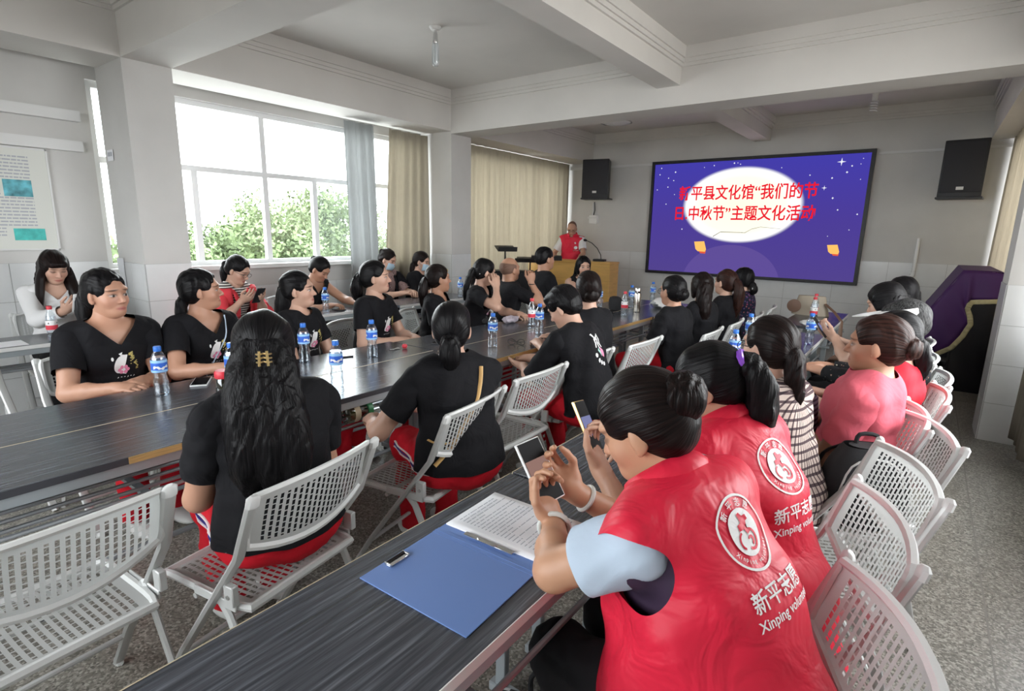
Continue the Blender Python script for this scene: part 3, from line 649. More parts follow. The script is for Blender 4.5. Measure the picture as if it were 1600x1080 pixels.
for x, z, s_ in ((-0.66, -0.45, 1.0), (1.21, -0.43, 0.8)):
    flat('lantern', [(x - 0.10 * s_, z + 0.085 * s_), (x + 0.06 * s_, z + 0.095 * s_), (x + 0.10 * s_, z - 0.03 * s_), (x + 0.085 * s_, z - 0.07 * s_), (x - 0.03 * s_, z - 0.065 * s_), (x - 0.07 * s_, z - 0.03 * s_)], 'scr_lantern', -0.0632)
    flat('lantern_red_patch', [(x - 0.02 * s_, z - 0.05 * s_), (x + 0.10 * s_, z - 0.05 * s_), (x + 0.09 * s_, z - 0.10 * s_), (x + 0.01 * s_, z - 0.095 * s_)], 'scr_red', -0.0626)  # red patch below each lantern in the displayed picture
P = [(-0.47, -0.27), (-0.36, -0.20), (-0.05, -0.205), (0.0, -0.21), (0.10, -0.15), (0.22, -0.12), (0.50, -0.145)]
m = MB()
for (x0, z0), (x1, z1), wd in zip(P[:-1], P[1:], (0.012, 0.009, 0.008, 0.008, 0.007, 0.005)):
    m.prism([(x0, z0 - wd), (x1, z1 - wd * 0.7), (x1, z1), (x0, z0)], -0.0630, -0.0620)
obj('branch', m, 'scr_branch', pic)
def text_mesh(body, size, bold=0.0, cuts=0, align='CENTER', sp=1.0):
    c = bpy.data.curves.new('txt', 'FONT'); c.body = body; c.size = size; c.align_x = align; c.align_y = 'CENTER'; c.offset = bold; c.resolution_u = 2; c.space_character = sp
    o = bpy.data.objects.new('txt', c); COL.objects.link(o); dg = bpy.context.evaluated_depsgraph_get()
    me = bpy.data.meshes.new_from_object(o.evaluated_get(dg)); bpy.data.objects.remove(o); bpy.data.curves.remove(c)
    return me
def screen_text(body, x, z, width, size):
    me = text_mesh(body, size, 0.004); v = np.zeros(len(me.vertices) * 3); me.vertices.foreach_get('co', v); v = v.reshape(-1, 3)
    w0 = v[:, 0].max() - v[:, 0].min(); cx = (v[:, 0].max() + v[:, 0].min()) / 2; q = np.stack([(v[:, 0] - cx) * width / w0 + x, np.full(len(v), -0.0635), v[:, 1] + z], 1)
    me.vertices.foreach_set('co', q.ravel().astype(np.float32)); me.update(); obj('title_text', me, 'scr_text', pic)
screen_text('新平县文化馆“我们的节', -0.07, 0.375, 2.00, 0.235)
screen_text('日.中秋节”主题文化活动', -0.09, 0.065, 2.04, 0.235)
tag(sc, 'large wall display showing a moon, night sky and red Chinese title', 'screen')

# ------------------------------------------------------------------ loudspeakers, junction box, pipe
def speaker(x, z, w, h, d, rz, label, y):
    s = empty('loudspeaker', (x, y, z), rz)
    poly = [(-w / 2, -d / 2), (w / 2, -d / 2), (w / 2 * 0.72, d / 2), (-w / 2 * 0.72, d / 2)]
    obj('cabinet', MB().prism(poly, -h / 2, h / 2, 'z').mesh('cab', bevel=2, bw=0.012), 'black_plastic', s)
    obj('grille', MB().box(-w / 2 + 0.02, w / 2 - 0.02, -d / 2 - 0.012, -d / 2 + 0.004, -h / 2 + 0.06, h / 2 - 0.03).mesh('gr', bevel=2, bw=0.008), 'grille', s)
    obj('badge', MB().box(-0.035, 0.035, -d / 2 - 0.016, -d / 2 - 0.010, -h / 2 + 0.09, -h / 2 + 0.125), 'conduit', s)
    obj('bottom_lip', MB().box(-w / 2 - 0.012, w / 2 + 0.012, -d / 2 - 0.006, d / 2 * 0.6, -h / 2 - 0.012, -h / 2 + 0.012).mesh('lip', bevel=1, bw=0.004), 'black_plastic', s)
    obj('wall_bracket', MB().tube([(0, d / 2 - 0.03, 0), (0, YW - y - 0.012, 0)], 0.03, 8, flat=(1, 1)) if False else MB().box(-0.05, 0.05, d / 2 - 0.05, d / 2 + 0.12, -0.09, 0.09), 'black_plastic', s)
    return tag(s, label, 'loudspeaker')
speaker(-4.70, 2.40, 0.46, 0.64, 0.36, math.radians(12), 'black loudspeaker mounted on the wall left of the display', 8.66)
speaker(0.21, 2.33, 0.42, 0.66, 0.34, math.radians(-6), 'black loudspeaker mounted on the wall right of the display', 8.68)
jb = empty('junction_box', (-4.92, YW - 0.03, 1.75))
obj('box', MB().box(-0.08, 0.08, -0.03, 0.03, -0.085, 0.07).mesh('b', bevel=1, bw=0.005), 'white_plastic', jb)
obj('bar', MB().box(-0.10, 0.06, -0.045, -0.03, 0.01, 0.035), 'conduit', jb)
obj('conduit', MB().tube([(-0.02, 0, 0.07), (-0.02, 0.0, 0.30)], 0.022, 8), 'conduit', jb)
obj('cable', MB().tube([(0.0, -0.01, 0.07), (0.03, -0.02, 0.16), (0.02, -0.03, 0.30)], 0.008, 6), 'black_plastic', jb)
tag(jb, 'white junction box below the left loudspeaker', 'junction box')
pi_ = empty('wall_pipe', (-0.12, YW - 0.03, 1.08))
obj('pipe', MB().tube([(0.0, 0, 0), (0.0, 0, 0.44)], 0.022, 10), 'white_gloss', pi_); obj('elbow', MB().tube([(0, 0, 0.01), (0.0, 0, -0.04), (-0.03, 0.0, -0.05)], 0.028, 10), 'white_gloss', pi_)
tag(pi_, 'short white pipe on the wall right of the display', 'pipe')

# ------------------------------------------------------------------ lamps
lb = empty('ceiling_bulb', (-3.60, 3.64, ZC))
obj('ceiling_rose', MB().lathe([(0.001, -0.035), (0.035, -0.03), (0.05, -0.01), (0.05, 0)], 16), 'white_plastic', lb)
obj('holder', MB().lathe([(0.018, -0.13), (0.022, -0.12), (0.020, -0.06), (0.012, -0.03)], 14), 'chrome', lb)
obj('bulb', MB().lathe([(0.001, -0.32), (0.022, -0.312), (0.032, -0.29), (0.032, -0.15), (0.020, -0.125)], 16), 'bottle_clear', lb)
obj('bulb_tube', MB().tube([(-0.012, 0, -0.14), (-0.012, 0, -0.28), (0, 0, -0.295), (0.012, 0, -0.28), (0.012, 0, -0.14)], 0.009, 8), 'white_plastic', lb)
tag(lb, 'bare cylindrical bulb hanging from the ceiling near the window', 'ceiling light')
ld = empty('ceiling_dish_light', (-4.0, 7.85, ZC))
obj('rim', MB().lathe([(0.10, -0.01), (0.22, -0.075), (0.235, -0.075), (0.235, -0.065), (0.14, 0)], 28), 'chrome', ld)
obj('diffuser', MB().lathe([(0.001, -0.11), (0.10, -0.10), (0.18, -0.082), (0.215, -0.07)], 28), 'white_gloss', ld)
tag(ld, 'round chrome-rimmed ceiling dish light above the podium', 'ceiling light')
ls = empty('ceiling_spiral_bulb', (-0.76, 8.15, ZC))
obj('holder', MB().lathe([(0.02, -0.09), (0.03, -0.08), (0.03, -0.02), (0.045, 0)], 14), 'white_plastic', ls)
obj('spiral_tube', MB().tube([(0.035 * math.cos(a * 0.5), 0.035 * math.sin(a * 0.5), -0.09 - a * 0.0022) for a in range(52)], 0.009, 6), 'white_gloss', ls)
tag(ls, 'white spiral bulb on the ceiling above the display', 'ceiling light')

# ------------------------------------------------------------------ podium with microphone
pd = empty('podium', (-4.62, 7.62, 0)); W = 0.76
obj('front_panel', MB().box(-W, W, 0, 0.03, 0, 1.04).mesh('f', bevel=1, bw=0.004), 'podium_wood', pd)
for sx in (-1, 1): obj('side_panel', MB().box(sx * W - 0.03 * (sx > 0), sx * W + 0.03 * (sx < 0), 0.03, 0.30, 0, 1.04), 'podium_wood', pd)
obj('top_board', MB().box(-W - 0.01, W + 0.01, -0.01, 0.31, 1.04, 1.07).mesh('t', bevel=1, bw=0.006), 'podium_wood', pd)
obj('shelf', MB().box(-W + 0.03, W - 0.03, 0.05, 0.29, 0.70, 0.72), 'podium_wood', pd)
tag(pd, 'light orange wooden podium at the end of the room', 'podium')
mc = empty('gooseneck_microphone', (-4.12, 7.78, 1.0705))
obj('base', MB().prism([(-0.10, -0.05), (0.10, -0.05), (0.085, 0.06), (-0.085, 0.06)], 0, 0.035, 'z').mesh('base', bevel=2, bw=0.008), 'black_plastic', mc)
obj('gooseneck', MB().tube([(0.02, 0, 0.03), (0.01, 0, 0.10), (-0.05, -0.01, 0.20), (-0.14, -0.03, 0.28), (-0.22, -0.05, 0.315)], 0.007, 8), 'black_plastic', mc)
obj('head', MB().tube([(-0.22, -0.05, 0.315), (-0.235, -0.055, 0.32), (-0.265, -0.06, 0.325), (-0.275, -0.06, 0.325)], [0.010, 0.019, 0.019, 0.008], 12), 'black_cloth', mc)
tag(mc, 'black gooseneck microphone on the podium', 'microphone')

# ------------------------------------------------------------------ piano under a purple cover
pn = empty('upright_piano', (0.0, 7.02, 0))
obj('case', MB().box(0.32, 0.60, 0, 1.40, 0.0, 1.17).mesh('case', bevel=1, bw=0.006), 'piano_black', pn)
obj('key_bed', MB().box(0.08, 0.32, 0.02, 1.38, 0.58, 0.74).mesh('kb', bevel=1, bw=0.006), 'piano_black', pn)
for yy in (0.05, 1.30):
    obj('leg', MB().box(0.09, 0.15, yy, yy + 0.06, 0.06, 0.58).mesh('leg', bevel=1, bw=0.005), 'piano_black', pn)
    obj('toe_block', MB().box(0.07, 0.36, yy - 0.01, yy + 0.07, 0.0, 0.06).mesh('toe', bevel=1, bw=0.005), 'piano_black', pn)
obj('lower_panel', MB().box(0.305, 0.325, 0.05, 1.35, 0.06, 0.56), 'piano_black', pn)
for k in range(3): obj('pedal', MB().box(0.20, 0.31, 0.62 + 0.07 * k, 0.65 + 0.07 * k, 0.04, 0.055), 'gold', pn)
tag(pn, 'black upright piano standing against the right-hand curtain', 'piano')
cv = empty('piano_cover', (0.0, 7.0, 0))
prof = [(0.615, 0.95), (0.615, 1.205), (0.60, 1.215), (0.31, 1.215), (0.09, 0.80), (0.065, 0.76), (0.06, 0.33)]
m = MB(); n = len(prof)
def cvf(u, v):
    t = u * (n - 1); i = min(int(t), n - 2); a = t - i
    x = prof[i][0] + (prof[i + 1][0] - prof[i][0]) * a; z = prof[i][1] + (prof[i + 1][1] - prof[i][1]) * a
    return (x, 0.0 + 1.44 * v, z)
me = MB().grid(cvf, 24, 8).mesh('cover_top', 30, fix=False); o = obj('cover_cloth', me, 'purple_velvet', cv); o.modifiers.new('s', 'SOLIDIFY').thickness = 0.004
hem = [(0.615, 0.965), (0.50, 0.95), (0.40, 0.935), (0.375, 0.90), (0.365, 0.84), (0.395, 0.77), (0.41, 0.70), (0.37, 0.58), (0.30, 0.46), (0.20, 0.38), (0.06, 0.33)]
top = [(0.615, 1.205), (0.50, 1.215), (0.40, 1.215), (0.36, 1.215), (0.31, 1.215), (0.25, 1.10), (0.20, 1.01), (0.155, 0.92), (0.11, 0.84), (0.08, 0.78), (0.06, 0.70)]
def flap(u, v):
    t = u * (len(hem) - 1); i = min(int(t), len(hem) - 2); a = t - i
    h = [hem[i][k] + (hem[i + 1][k] - hem[i][k]) * a for k in (0, 1)]; tp = [top[i][k] + (top[i + 1][k] - top[i][k]) * a for k in (0, 1)]
    return (tp[0] + (h[0] - tp[0]) * v, -0.003 - 0.02 * v * (1 + 0.7 * math.sin(u * 26)), tp[1] + (h[1] - tp[1]) * v)
o = obj('end_flap', MB().grid(flap, 50, 10).mesh('flap', 60, fix=False), 'purple_velvet', cv); o.modifiers.new('s', 'SOLIDIFY').thickness = 0.004
def fr_(u, v):
    p = flap(u, 1.0); q = flap(min(1, u + 0.01), 1.0); r = flap(max(0, u - 0.01), 1.0); d = Vector((q[0] - r[0], 0, q[2] - r[2])).normalized(); nn = Vector((-d.z, 0, d.x))
    return (p[0] + nn.x * 0.045 * v, p[1] - 0.004 + 0.004 * math.sin(u * 160), p[2] + nn.z * 0.045 * v)
o = obj('fringe', MB().grid(fr_, 120, 3).mesh('fringe', 180, fix=False), 'fringe', cv); o.modifiers.new('s', 'SOLIDIFY').thickness = 0.004
tag(cv, 'purple velvet cover with a cream fringe draped over the piano', 'piano cover')

# ------------------------------------------------------------------ music stands and keyboard in the far corner
def stand(x, y, h, rz, label, tilt=0.9, w=0.22):
    s = empty('music_stand', (x, y, 0), rz)
    obj('pole', MB().tube([(0, 0, 0.20), (0, 0, h)], 0.012, 8), 'black_plastic', s)
    for k in range(3):
        a = k * 2 * PI / 3; obj('leg', MB().tube([(0, 0, 0.34), (0.24 * math.cos(a), 0.24 * math.sin(a), 0.012)], 0.010, 6), 'black_plastic', s)
    obj('desk', MB().box(-w, w, -0.006, 0.006, -0.12, 0.12, Matrix.Translation((0, -0.02, h)) @ Matrix.Rotation(-tilt, 4, 'X')), 'black_plastic', s)
    obj('ledge', MB().box(-w, w, -0.06, 0.0, -0.13, -0.12, Matrix.Translation((0, -0.02, h)) @ Matrix.Rotation(-tilt, 4, 'X')), 'black_plastic', s)
    return tag(s, label, 'music stand')
stand(-4.62, 5.98, 1.28, 0.9, 'tall black music stand just right of the middle column', 1.3, 0.13)
stand(-4.45, 6.75, 1.14, 0.6, 'black music stand with a flat desk behind the balding man', 1.35)
stand(-4.95, 7.05, 1.08, 0.5, 'lower black music stand left of the podium', 1.3)
kb = empty('keyboard_on_stand', (-4.95, 6.35, 0), 0.55)
obj('keyboard', MB().box(-0.45, 0.45, -0.15, 0.15, 0.86, 0.95).mesh('k', bevel=1, bw=0.008), 'black_plastic', kb)
for sx in (-1, 1):
    obj('stand_leg', MB().tube([(sx * 0.35, -0.2, 0.015), (-sx * 0.35, 0.0, 0.86)], 0.015, 8), 'black_plastic', kb)
    obj('stand_leg', MB().tube([(sx * 0.35, 0.2, 0.015), (-sx * 0.35, 0.1, 0.86)], 0.015, 8), 'black_plastic', kb)
obj('cover_cloth', MB().box(-0.46, 0.46, -0.165, -0.155, 0.40, 0.94), 'black_cloth', kb)
tag(kb, 'dark draped keyboard on a stand left of the podium', 'keyboard')

# ------------------------------------------------------------------ poster and notices
ps = empty('poster', (XW + 0.012, 0.99, 1.685))
obj('board', MB().box(-0.010, 0.006, -0.42, 0.38, -0.375, 0.375), 'poster', ps)
fm = MB()
for a in ((-0.43, 0.39, 0.375, 0.387), (-0.43, 0.39, -0.387, -0.375), (-0.432, -0.42, -0.387, 0.387), (0.38, 0.392, -0.387, 0.387)): fm.box(-0.010, 0.010, *a)
obj('frame', fm, 'conduit', ps)
obj('photo', MB().box(0.006, 0.008, 0.10, 0.27, 0.02, 0.145), 'poster_pic', ps); obj('photo', MB().box(0.006, 0.008, 0.12, 0.31, -0.31, -0.22), 'poster_pic_green', ps)
m = MB(); rr = random.Random(8)
for k in range(24):
    z = 0.31 - k * 0.0255
    full = 0.27 if not (0.01 < z < 0.15) and not (-0.32 < z < -0.21) else 0.08
    y = -0.40
    while y < full:
        d = rr.uniform(0.01, 0.05); m.box(0.006, 0.0068, y, min(y + d, full), z, z + 0.011); y += d + 0.006
obj('text_lines', m, 'print_grey', ps)
tag(ps, 'framed notice poster with two teal pictures on the left wall', 'poster')
s = empty('notice_sticker', (-5.42, 1.742, 2.06)); obj('sheet', MB().box(-0.06, 0.06, -0.002, 0.001, -0.045, 0.04), 'paper', s)
m = MB()
for k in range(3): m.box(-0.045 + 0.033 * k, -0.02 + 0.033 * k, -0.003, -0.002, -0.01, 0.022)
obj('dark_print', m, 'print_grey', s); tag(s, 'small white sticker high on the left column', 'sticker')
s = empty('notice_sheet', (-5.50, 1.737, 1.09)); obj('sheet', MB().box(-0.05, 0.09, -0.002, 0.001, -0.17, 0.14), 'paper', s)
tag(s, 'plain white notice sheet on the left column behind the leftmost woman', 'notice')

# ------------------------------------------------------------------ outside: ground and trees
g = struct('ground', MB().box(-90, 90, -90, 90, -6.2, -6.0), 'ground', 'green ground far below the window', 'ground')
def tree(x, y, zc, r, h, mt, label, seed, n=7000):
    t = empty('tree', (x, y, -6.0)); rnd = np.random.default_rng(seed)
    obj('trunk', MB().tube([(0, 0, 0), (0.1, 0.05, (zc + 6) * 0.5), (0, 0, zc + 6)], [0.25, 0.2, 0.08], 8), 'bark', t)
    cl = rnd.normal(size=(26, 3)); cl /= np.linalg.norm(cl, axis=1)[:, None]; cl *= (rnd.random(26) ** 0.4)[:, None] * np.array([r, r, h])
    V = []; F = []
    ci = rnd.integers(0, 26, n); d = rnd.normal(size=(n, 3)); d /= np.linalg.norm(d, axis=1)[:, None]
    c = cl[ci] + d * (0.42 * r * (0.55 + 0.45 * rnd.random(n)))[:, None]; c[:, 2] += zc + 6
    a = rnd.normal(size=(n, 3)); a /= np.linalg.norm(a, axis=1)[:, None]; b = np.cross(a, d); b /= np.linalg.norm(b, axis=1)[:, None] + 1e-6
    s_ = (0.05 + 0.07 * rnd.random(n))[:, None]
    q = np.stack([c - a * s_, c + b * s_ * 0.55, c + a * s_, c - b * s_ * 0.55], 1).reshape(-1, 3)
    me = bpy.data.meshes.new('leaves'); me.from_pydata(q.tolist(), [], [(4 * i, 4 * i + 1, 4 * i + 2, 4 * i + 3) for i in range(n)])
    o = obj('leaves', me, mt, t); o['kind'] = 'stuff'
    tag(t, label, 'tree', 'trees outside the window')
tree(-17, 6.0, 0.2, 1.5, 1.0, 'leaf_pale', 'small pale tree at the left end of the view outside', 1)
tree(-18, 8.6, 0.1, 1.7, 1.3, 'leaf', 'green tree low behind the left window sash', 2)
tree(-19, 10.8, 0.9, 1.9, 1.5, 'leaf_pale', 'bright rounded tree in the middle of the window view', 3, 9000)
tree(-20, 13.2, 1.2, 2.0, 1.7, 'leaf', 'taller darker tree at the right of the window view', 4, 9000)
tree(-21, 16.2, 0.6, 2.2, 1.5, 'leaf_pale', 'pale tree behind the right window sash', 5)
tree(-14, 7.0, -1.6, 1.8, 1.2, 'leaf', 'dark bush below the other trees outside, left', 6)
tree(-15, 10.0, -1.4, 1.9, 1.2, 'leaf_pale', 'pale bush below the other trees outside, right', 7)
# ------------------------------------------------------------------ implicit-surface bodies
F32 = np.float32
def rot(yaw=0, pitch=0, roll=0):                    # yaw left +, pitch down +, roll to the right +  (degrees)
    return np.array(Matrix.Rotation(math.radians(yaw), 3, 'Z') @ Matrix.Rotation(math.radians(-pitch), 3, 'X') @ Matrix.Rotation(math.radians(roll), 3, 'Y'))
A3 = lambda *p: np.array(p, float)
def nrm(v): v = np.asarray(v, float); return v / (np.linalg.norm(v) + 1e-9)
class Cone:                                        # tapered capsule, optionally flattened
    def __init__(s, a, b, ra, rb): s.a = np.asarray(a, float); s.b = np.asarray(b, float); s.ra = ra; s.rb = rb
    def box(s): r = max(s.ra, s.rb); return np.minimum(s.a, s.b) - r, np.maximum(s.a, s.b) + r
    def __call__(s, X, Y, Z):
        d = s.b - s.a; L = d @ d + 1e-9
        px, py, pz = X - F32(s.a[0]), Y - F32(s.a[1]), Z - F32(s.a[2])
        t = np.clip((px * F32(d[0]) + py * F32(d[1]) + pz * F32(d[2])) / F32(L), 0, 1)
        qx, qy, qz = px - t * F32(d[0]), py - t * F32(d[1]), pz - t * F32(d[2])
        return np.sqrt(qx * qx + qy * qy + qz * qz) - (F32(s.ra) + t * F32(s.rb - s.ra))
class Ell:
    def __init__(s, c, r, R=None): s.c = np.asarray(c, float); s.r = np.asarray(r, float); s.R = np.eye(3) if R is None else np.asarray(R, float)
    def box(s): e = np.sqrt((s.R ** 2) @ (s.r ** 2)); return s.c - e, s.c + e
    def __call__(s, X, Y, Z):
        px, py, pz = X - F32(s.c[0]), Y - F32(s.c[1]), Z - F32(s.c[2]); k0 = k1 = 0
        for i in range(3):
            q = (px * F32(s.R[0, i]) + py * F32(s.R[1, i]) + pz * F32(s.R[2, i])) / F32(s.r[i]); k0 = k0 + q * q; q2 = q / F32(s.r[i]); k1 = k1 + q2 * q2
        k0 = np.sqrt(k0); k1 = np.sqrt(k1) + F32(1e-6); return k0 * (k0 - 1) / k1
class Loft:                                        # elliptical sections along a spine; ex = right vector
    def __init__(s, P, rx, ry, ex, off=0.0):
        s.P = np.asarray(P, float); s.rx = np.asarray(rx, float) + off; s.ry = np.asarray(ry, float) + off; s.ex = nrm(ex)
    def box(s): r = max(s.rx.max(), s.ry.max()); return s.P.min(0) - r, s.P.max(0) + r
    def __call__(s, X, Y, Z):
        best = None
        for i in range(len(s.P) - 1):
            a, b = s.P[i], s.P[i + 1]; d = b - a; L = d @ d; ez = d / math.sqrt(L); ey = np.cross(ez, s.ex); ey /= np.linalg.norm(ey)
            px, py, pz = X - F32(a[0]), Y - F32(a[1]), Z - F32(a[2])
            tr = (px * F32(d[0]) + py * F32(d[1]) + pz * F32(d[2])) / F32(L); t = np.clip(tr, 0, 1)
            u = px * F32(s.ex[0]) + py * F32(s.ex[1]) + pz * F32(s.ex[2]); v = px * F32(ey[0]) + py * F32(ey[1]) + pz * F32(ey[2]); w = (tr - t) * F32(math.sqrt(L))
            ts = t * t * (3 - 2 * t)
            rx = F32(s.rx[i]) + ts * F32(s.rx[i + 1] - s.rx[i]); ry = F32(s.ry[i]) + ts * F32(s.ry[i + 1] - s.ry[i]); m = np.minimum(rx, ry)
            q = np.sqrt((u / rx) ** 2 + (v / ry) ** 2 + (w / m) ** 2); g = np.sqrt((u / rx ** 2) ** 2 + (v / ry ** 2) ** 2 + (w / m ** 2) ** 2) + F32(1e-6)
            dd = np.maximum(q * (q - 1) / g, -m); best = dd if best is None else np.minimum(best, dd)
        return best
class Field:
    def __init__(s, lo, hi, h):
        s.h = h; s.lo = np.asarray(lo, float) - 3 * h; n = np.ceil((np.asarray(hi, float) + 3 * h - s.lo) / h).astype(int) + 1
        s.D = np.full(n, 0.5, F32); s.ax = [(s.lo[i] + h * np.arange(n[i])).astype(F32) for i in range(3)]
    def sub(s, lo, hi, m):
        a = np.clip(((np.asarray(lo) - m - s.lo) / s.h).astype(int), 0, np.array(s.D.shape)); b = np.clip(((np.asarray(hi) + m - s.lo) / s.h).astype(int) + 2, 0, np.array(s.D.shape))
        return tuple(slice(a[i], b[i]) for i in range(3))
    def crd(s, sl): return s.ax[0][sl[0]][:, None, None], s.ax[1][sl[1]][None, :, None], s.ax[2][sl[2]][None, None, :]
    def add(s, p, k=0.02, neg=False):
        sl = s.sub(*p.box(), k + 2.5 * s.h + 0.01)
        if any(q.start >= q.stop for q in sl): return s
        d = p(*s.crd(sl)); D = s.D[sl]
        if neg:
            h = np.maximum(k - np.abs(-D - d), 0) / k; s.D[sl] = -(np.minimum(-D, d) - h * h * k * 0.25)
        else:
            h = np.maximum(k - np.abs(D - d), 0) / k; s.D[sl] = np.minimum(D, d) - h * h * F32(k * 0.25)
        return s
    def ripple(s, amp, f, seed=0, aniso=(1, 1, 1)):
        r = np.random.default_rng(seed); X, Y, Z = s.crd(tuple(slice(0, n) for n in s.D.shape)); acc = 0
        for o in range(3):
            a = (r.normal(size=3) * f * 1.7 ** o * np.array(aniso)).astype(F32); b = (r.normal(size=3) * f * 0.5).astype(F32); p = F32(r.uniform(0, 6))
            acc = acc + np.sin(X * a[0] + Y * a[1] + Z * a[2] + p + 1.5 * np.sin(X * b[0] + Y * b[1] + Z * b[2])) * F32(0.6 ** o)
        s.D += F32(amp) * acc; return s
    def mesh(s):
        D = s.D; S = D < 0; n = D.shape
        c = np.zeros((n[0] - 1, n[1] - 1, n[2] - 1), np.int8)
        for i in (0, 1):
            for j in (0, 1):
                for k in (0, 1): c += S[i:n[0] - 1 + i, j:n[1] - 1 + j, k:n[2] - 1 + k]
        act = np.argwhere((c > 0) & (c < 8)); m = len(act)
        if m == 0: return np.zeros((0, 3)), np.zeros((0, 4), int)
        I, J, K = act.T; offs = [(i, j, k) for i in (0, 1) for j in (0, 1) for k in (0, 1)]
        val = np.stack([D[I + a, J + b, K + e] for a, b, e in offs], 1); acc = np.zeros((m, 3)); cnt = np.zeros(m)
        O = np.array(offs, float)
        for a in range(8):
            for b in range(a + 1, 8):
                if np.abs(O[a] - O[b]).sum() != 1: continue
                va, vb = val[:, a], val[:, b]; x = (va < 0) != (vb < 0); t = np.where(x, va / (va - vb + 1e-12), 0)
                acc += np.where(x[:, None], O[a] + t[:, None] * (O[b] - O[a]), 0); cnt += x
        V = s.lo + s.h * (act + acc / cnt[:, None]); idx = np.full(c.shape, -1, np.int32); idx[I, J, K] = np.arange(m); Fs = []
        for ax in range(3):
            sl0 = [slice(None)] * 3; sl1 = [slice(None)] * 3; sl0[ax] = slice(0, -1); sl1[ax] = slice(1, None)
            e = np.argwhere(S[tuple(sl0)] != S[tuple(sl1)])
            o1, o2 = [q for q in range(3) if q != ax]
            e = e[(e[:, o1] > 0) & (e[:, o2] > 0) & (e[:, o1] < n[o1] - 1) & (e[:, o2] < n[o2] - 1)]
            q = []
            for da, db in ((-1, -1), (0, -1), (0, 0), (-1, 0)):
                w = e.copy(); w[:, o1] += da; w[:, o2] += db; q.append(idx[w[:, 0], w[:, 1], w[:, 2]])
            q = np.stack(q, 1); ins = S[tuple(e.T)]
            flip = ~ins if ax != 1 else ins
            q[flip] = q[flip][:, ::-1]; Fs.append(q)
        Fq = np.concatenate(Fs); Fq = Fq[(Fq >= 0).all(1)]; return V, Fq
def tri(Fq): return Fq if Fq.shape[1] == 3 else np.concatenate([Fq[:, [0, 1, 2]], Fq[:, [0, 2, 3]]])
def clip(V, Ft, g):
    """keep the part of a triangle mesh where g > 0 (g per vertex)"""
    Ft = tri(Ft); s = g > 0; n = s[Ft].sum(1); keep = [Ft[n == 3]]; newV = [V]; base_ = len(V); ec = {}
    ext = []
    def cut(a, b):
        nonlocal base_
        k = (a, b) if a < b else (b, a)
        if k not in ec:
            t = g[a] / (g[a] - g[b]); ext.append(V[a] + t * (V[b] - V[a])); ec[k] = base_; base_ += 1
        return ec[k]
    out = []
    for t in Ft[(n == 1) | (n == 2)]:
        a, b, c = (int(q) for q in t); 
        for _ in range(3):
            if (s[a] and not s[b] and not s[c]) or (not s[a] and s[b] and s[c]): break
            a, b, c = b, c, a
        p, q = cut(a, b), cut(a, c)
        if s[a]: out.append((a, p, q))
        else: out += [(p, b, c), (p, c, q)]
    if out: keep.append(np.array(out))
    V2 = np.concatenate([V, np.array(ext)]) if ext else V; F2 = np.concatenate(keep)
    u, inv = np.unique(F2, return_inverse=True); return V2[u], inv.reshape(-1, 3)
def cat(parts):
    Vs, Fs, o = [], [], 0
    for V, Fq in parts:
        if len(V) == 0: continue
        Vs.append(V); Fs.append(tri(Fq) + o); o += len(V)
    return np.concatenate(Vs), np.concatenate(Fs)
def npmesh(name, V, Fq):
    me = bpy.data.meshes.new(name); nf, k = Fq.shape
    me.vertices.add(len(V)); me.vertices.foreach_set('co', V.astype(np.float32).ravel())
    me.loops.add(nf * k); me.loops.foreach_set('vertex_index', Fq.astype(np.int32).ravel())
    me.polygons.add(nf); me.polygons.foreach_set('loop_start', (np.arange(nf) * k).astype(np.int32)); me.polygons.foreach_set('loop_total', np.full(nf, k, np.int32))
    me.polygons.foreach_set('use_smooth', np.ones(nf, bool)); me.update(calc_edges=True); me.validate(); return me
def chain(P, R):
    return [Cone(P[i], P[i + 1], R[i], R[i + 1]) for i in range(len(P) - 1)]
def smooth_pts(P, n=4):                             # Catmull-Rom
    P = [np.asarray(p, float) for p in P]; Q = [2 * P[0] - P[1]] + P + [2 * P[-1] - P[-2]]; out = []
    for i in range(1, len(Q) - 2):
        for k in range(n):
            t = k / n; out.append(0.5 * (2 * Q[i] + (Q[i + 1] - Q[i - 1]) * t + (2 * Q[i - 1] - 5 * Q[i] + 4 * Q[i + 1] - Q[i + 2]) * t * t + (3 * Q[i] - Q[i - 1] - 3 * Q[i + 1] + Q[i + 2]) * t ** 3))
    out.append(P[-1]); return out

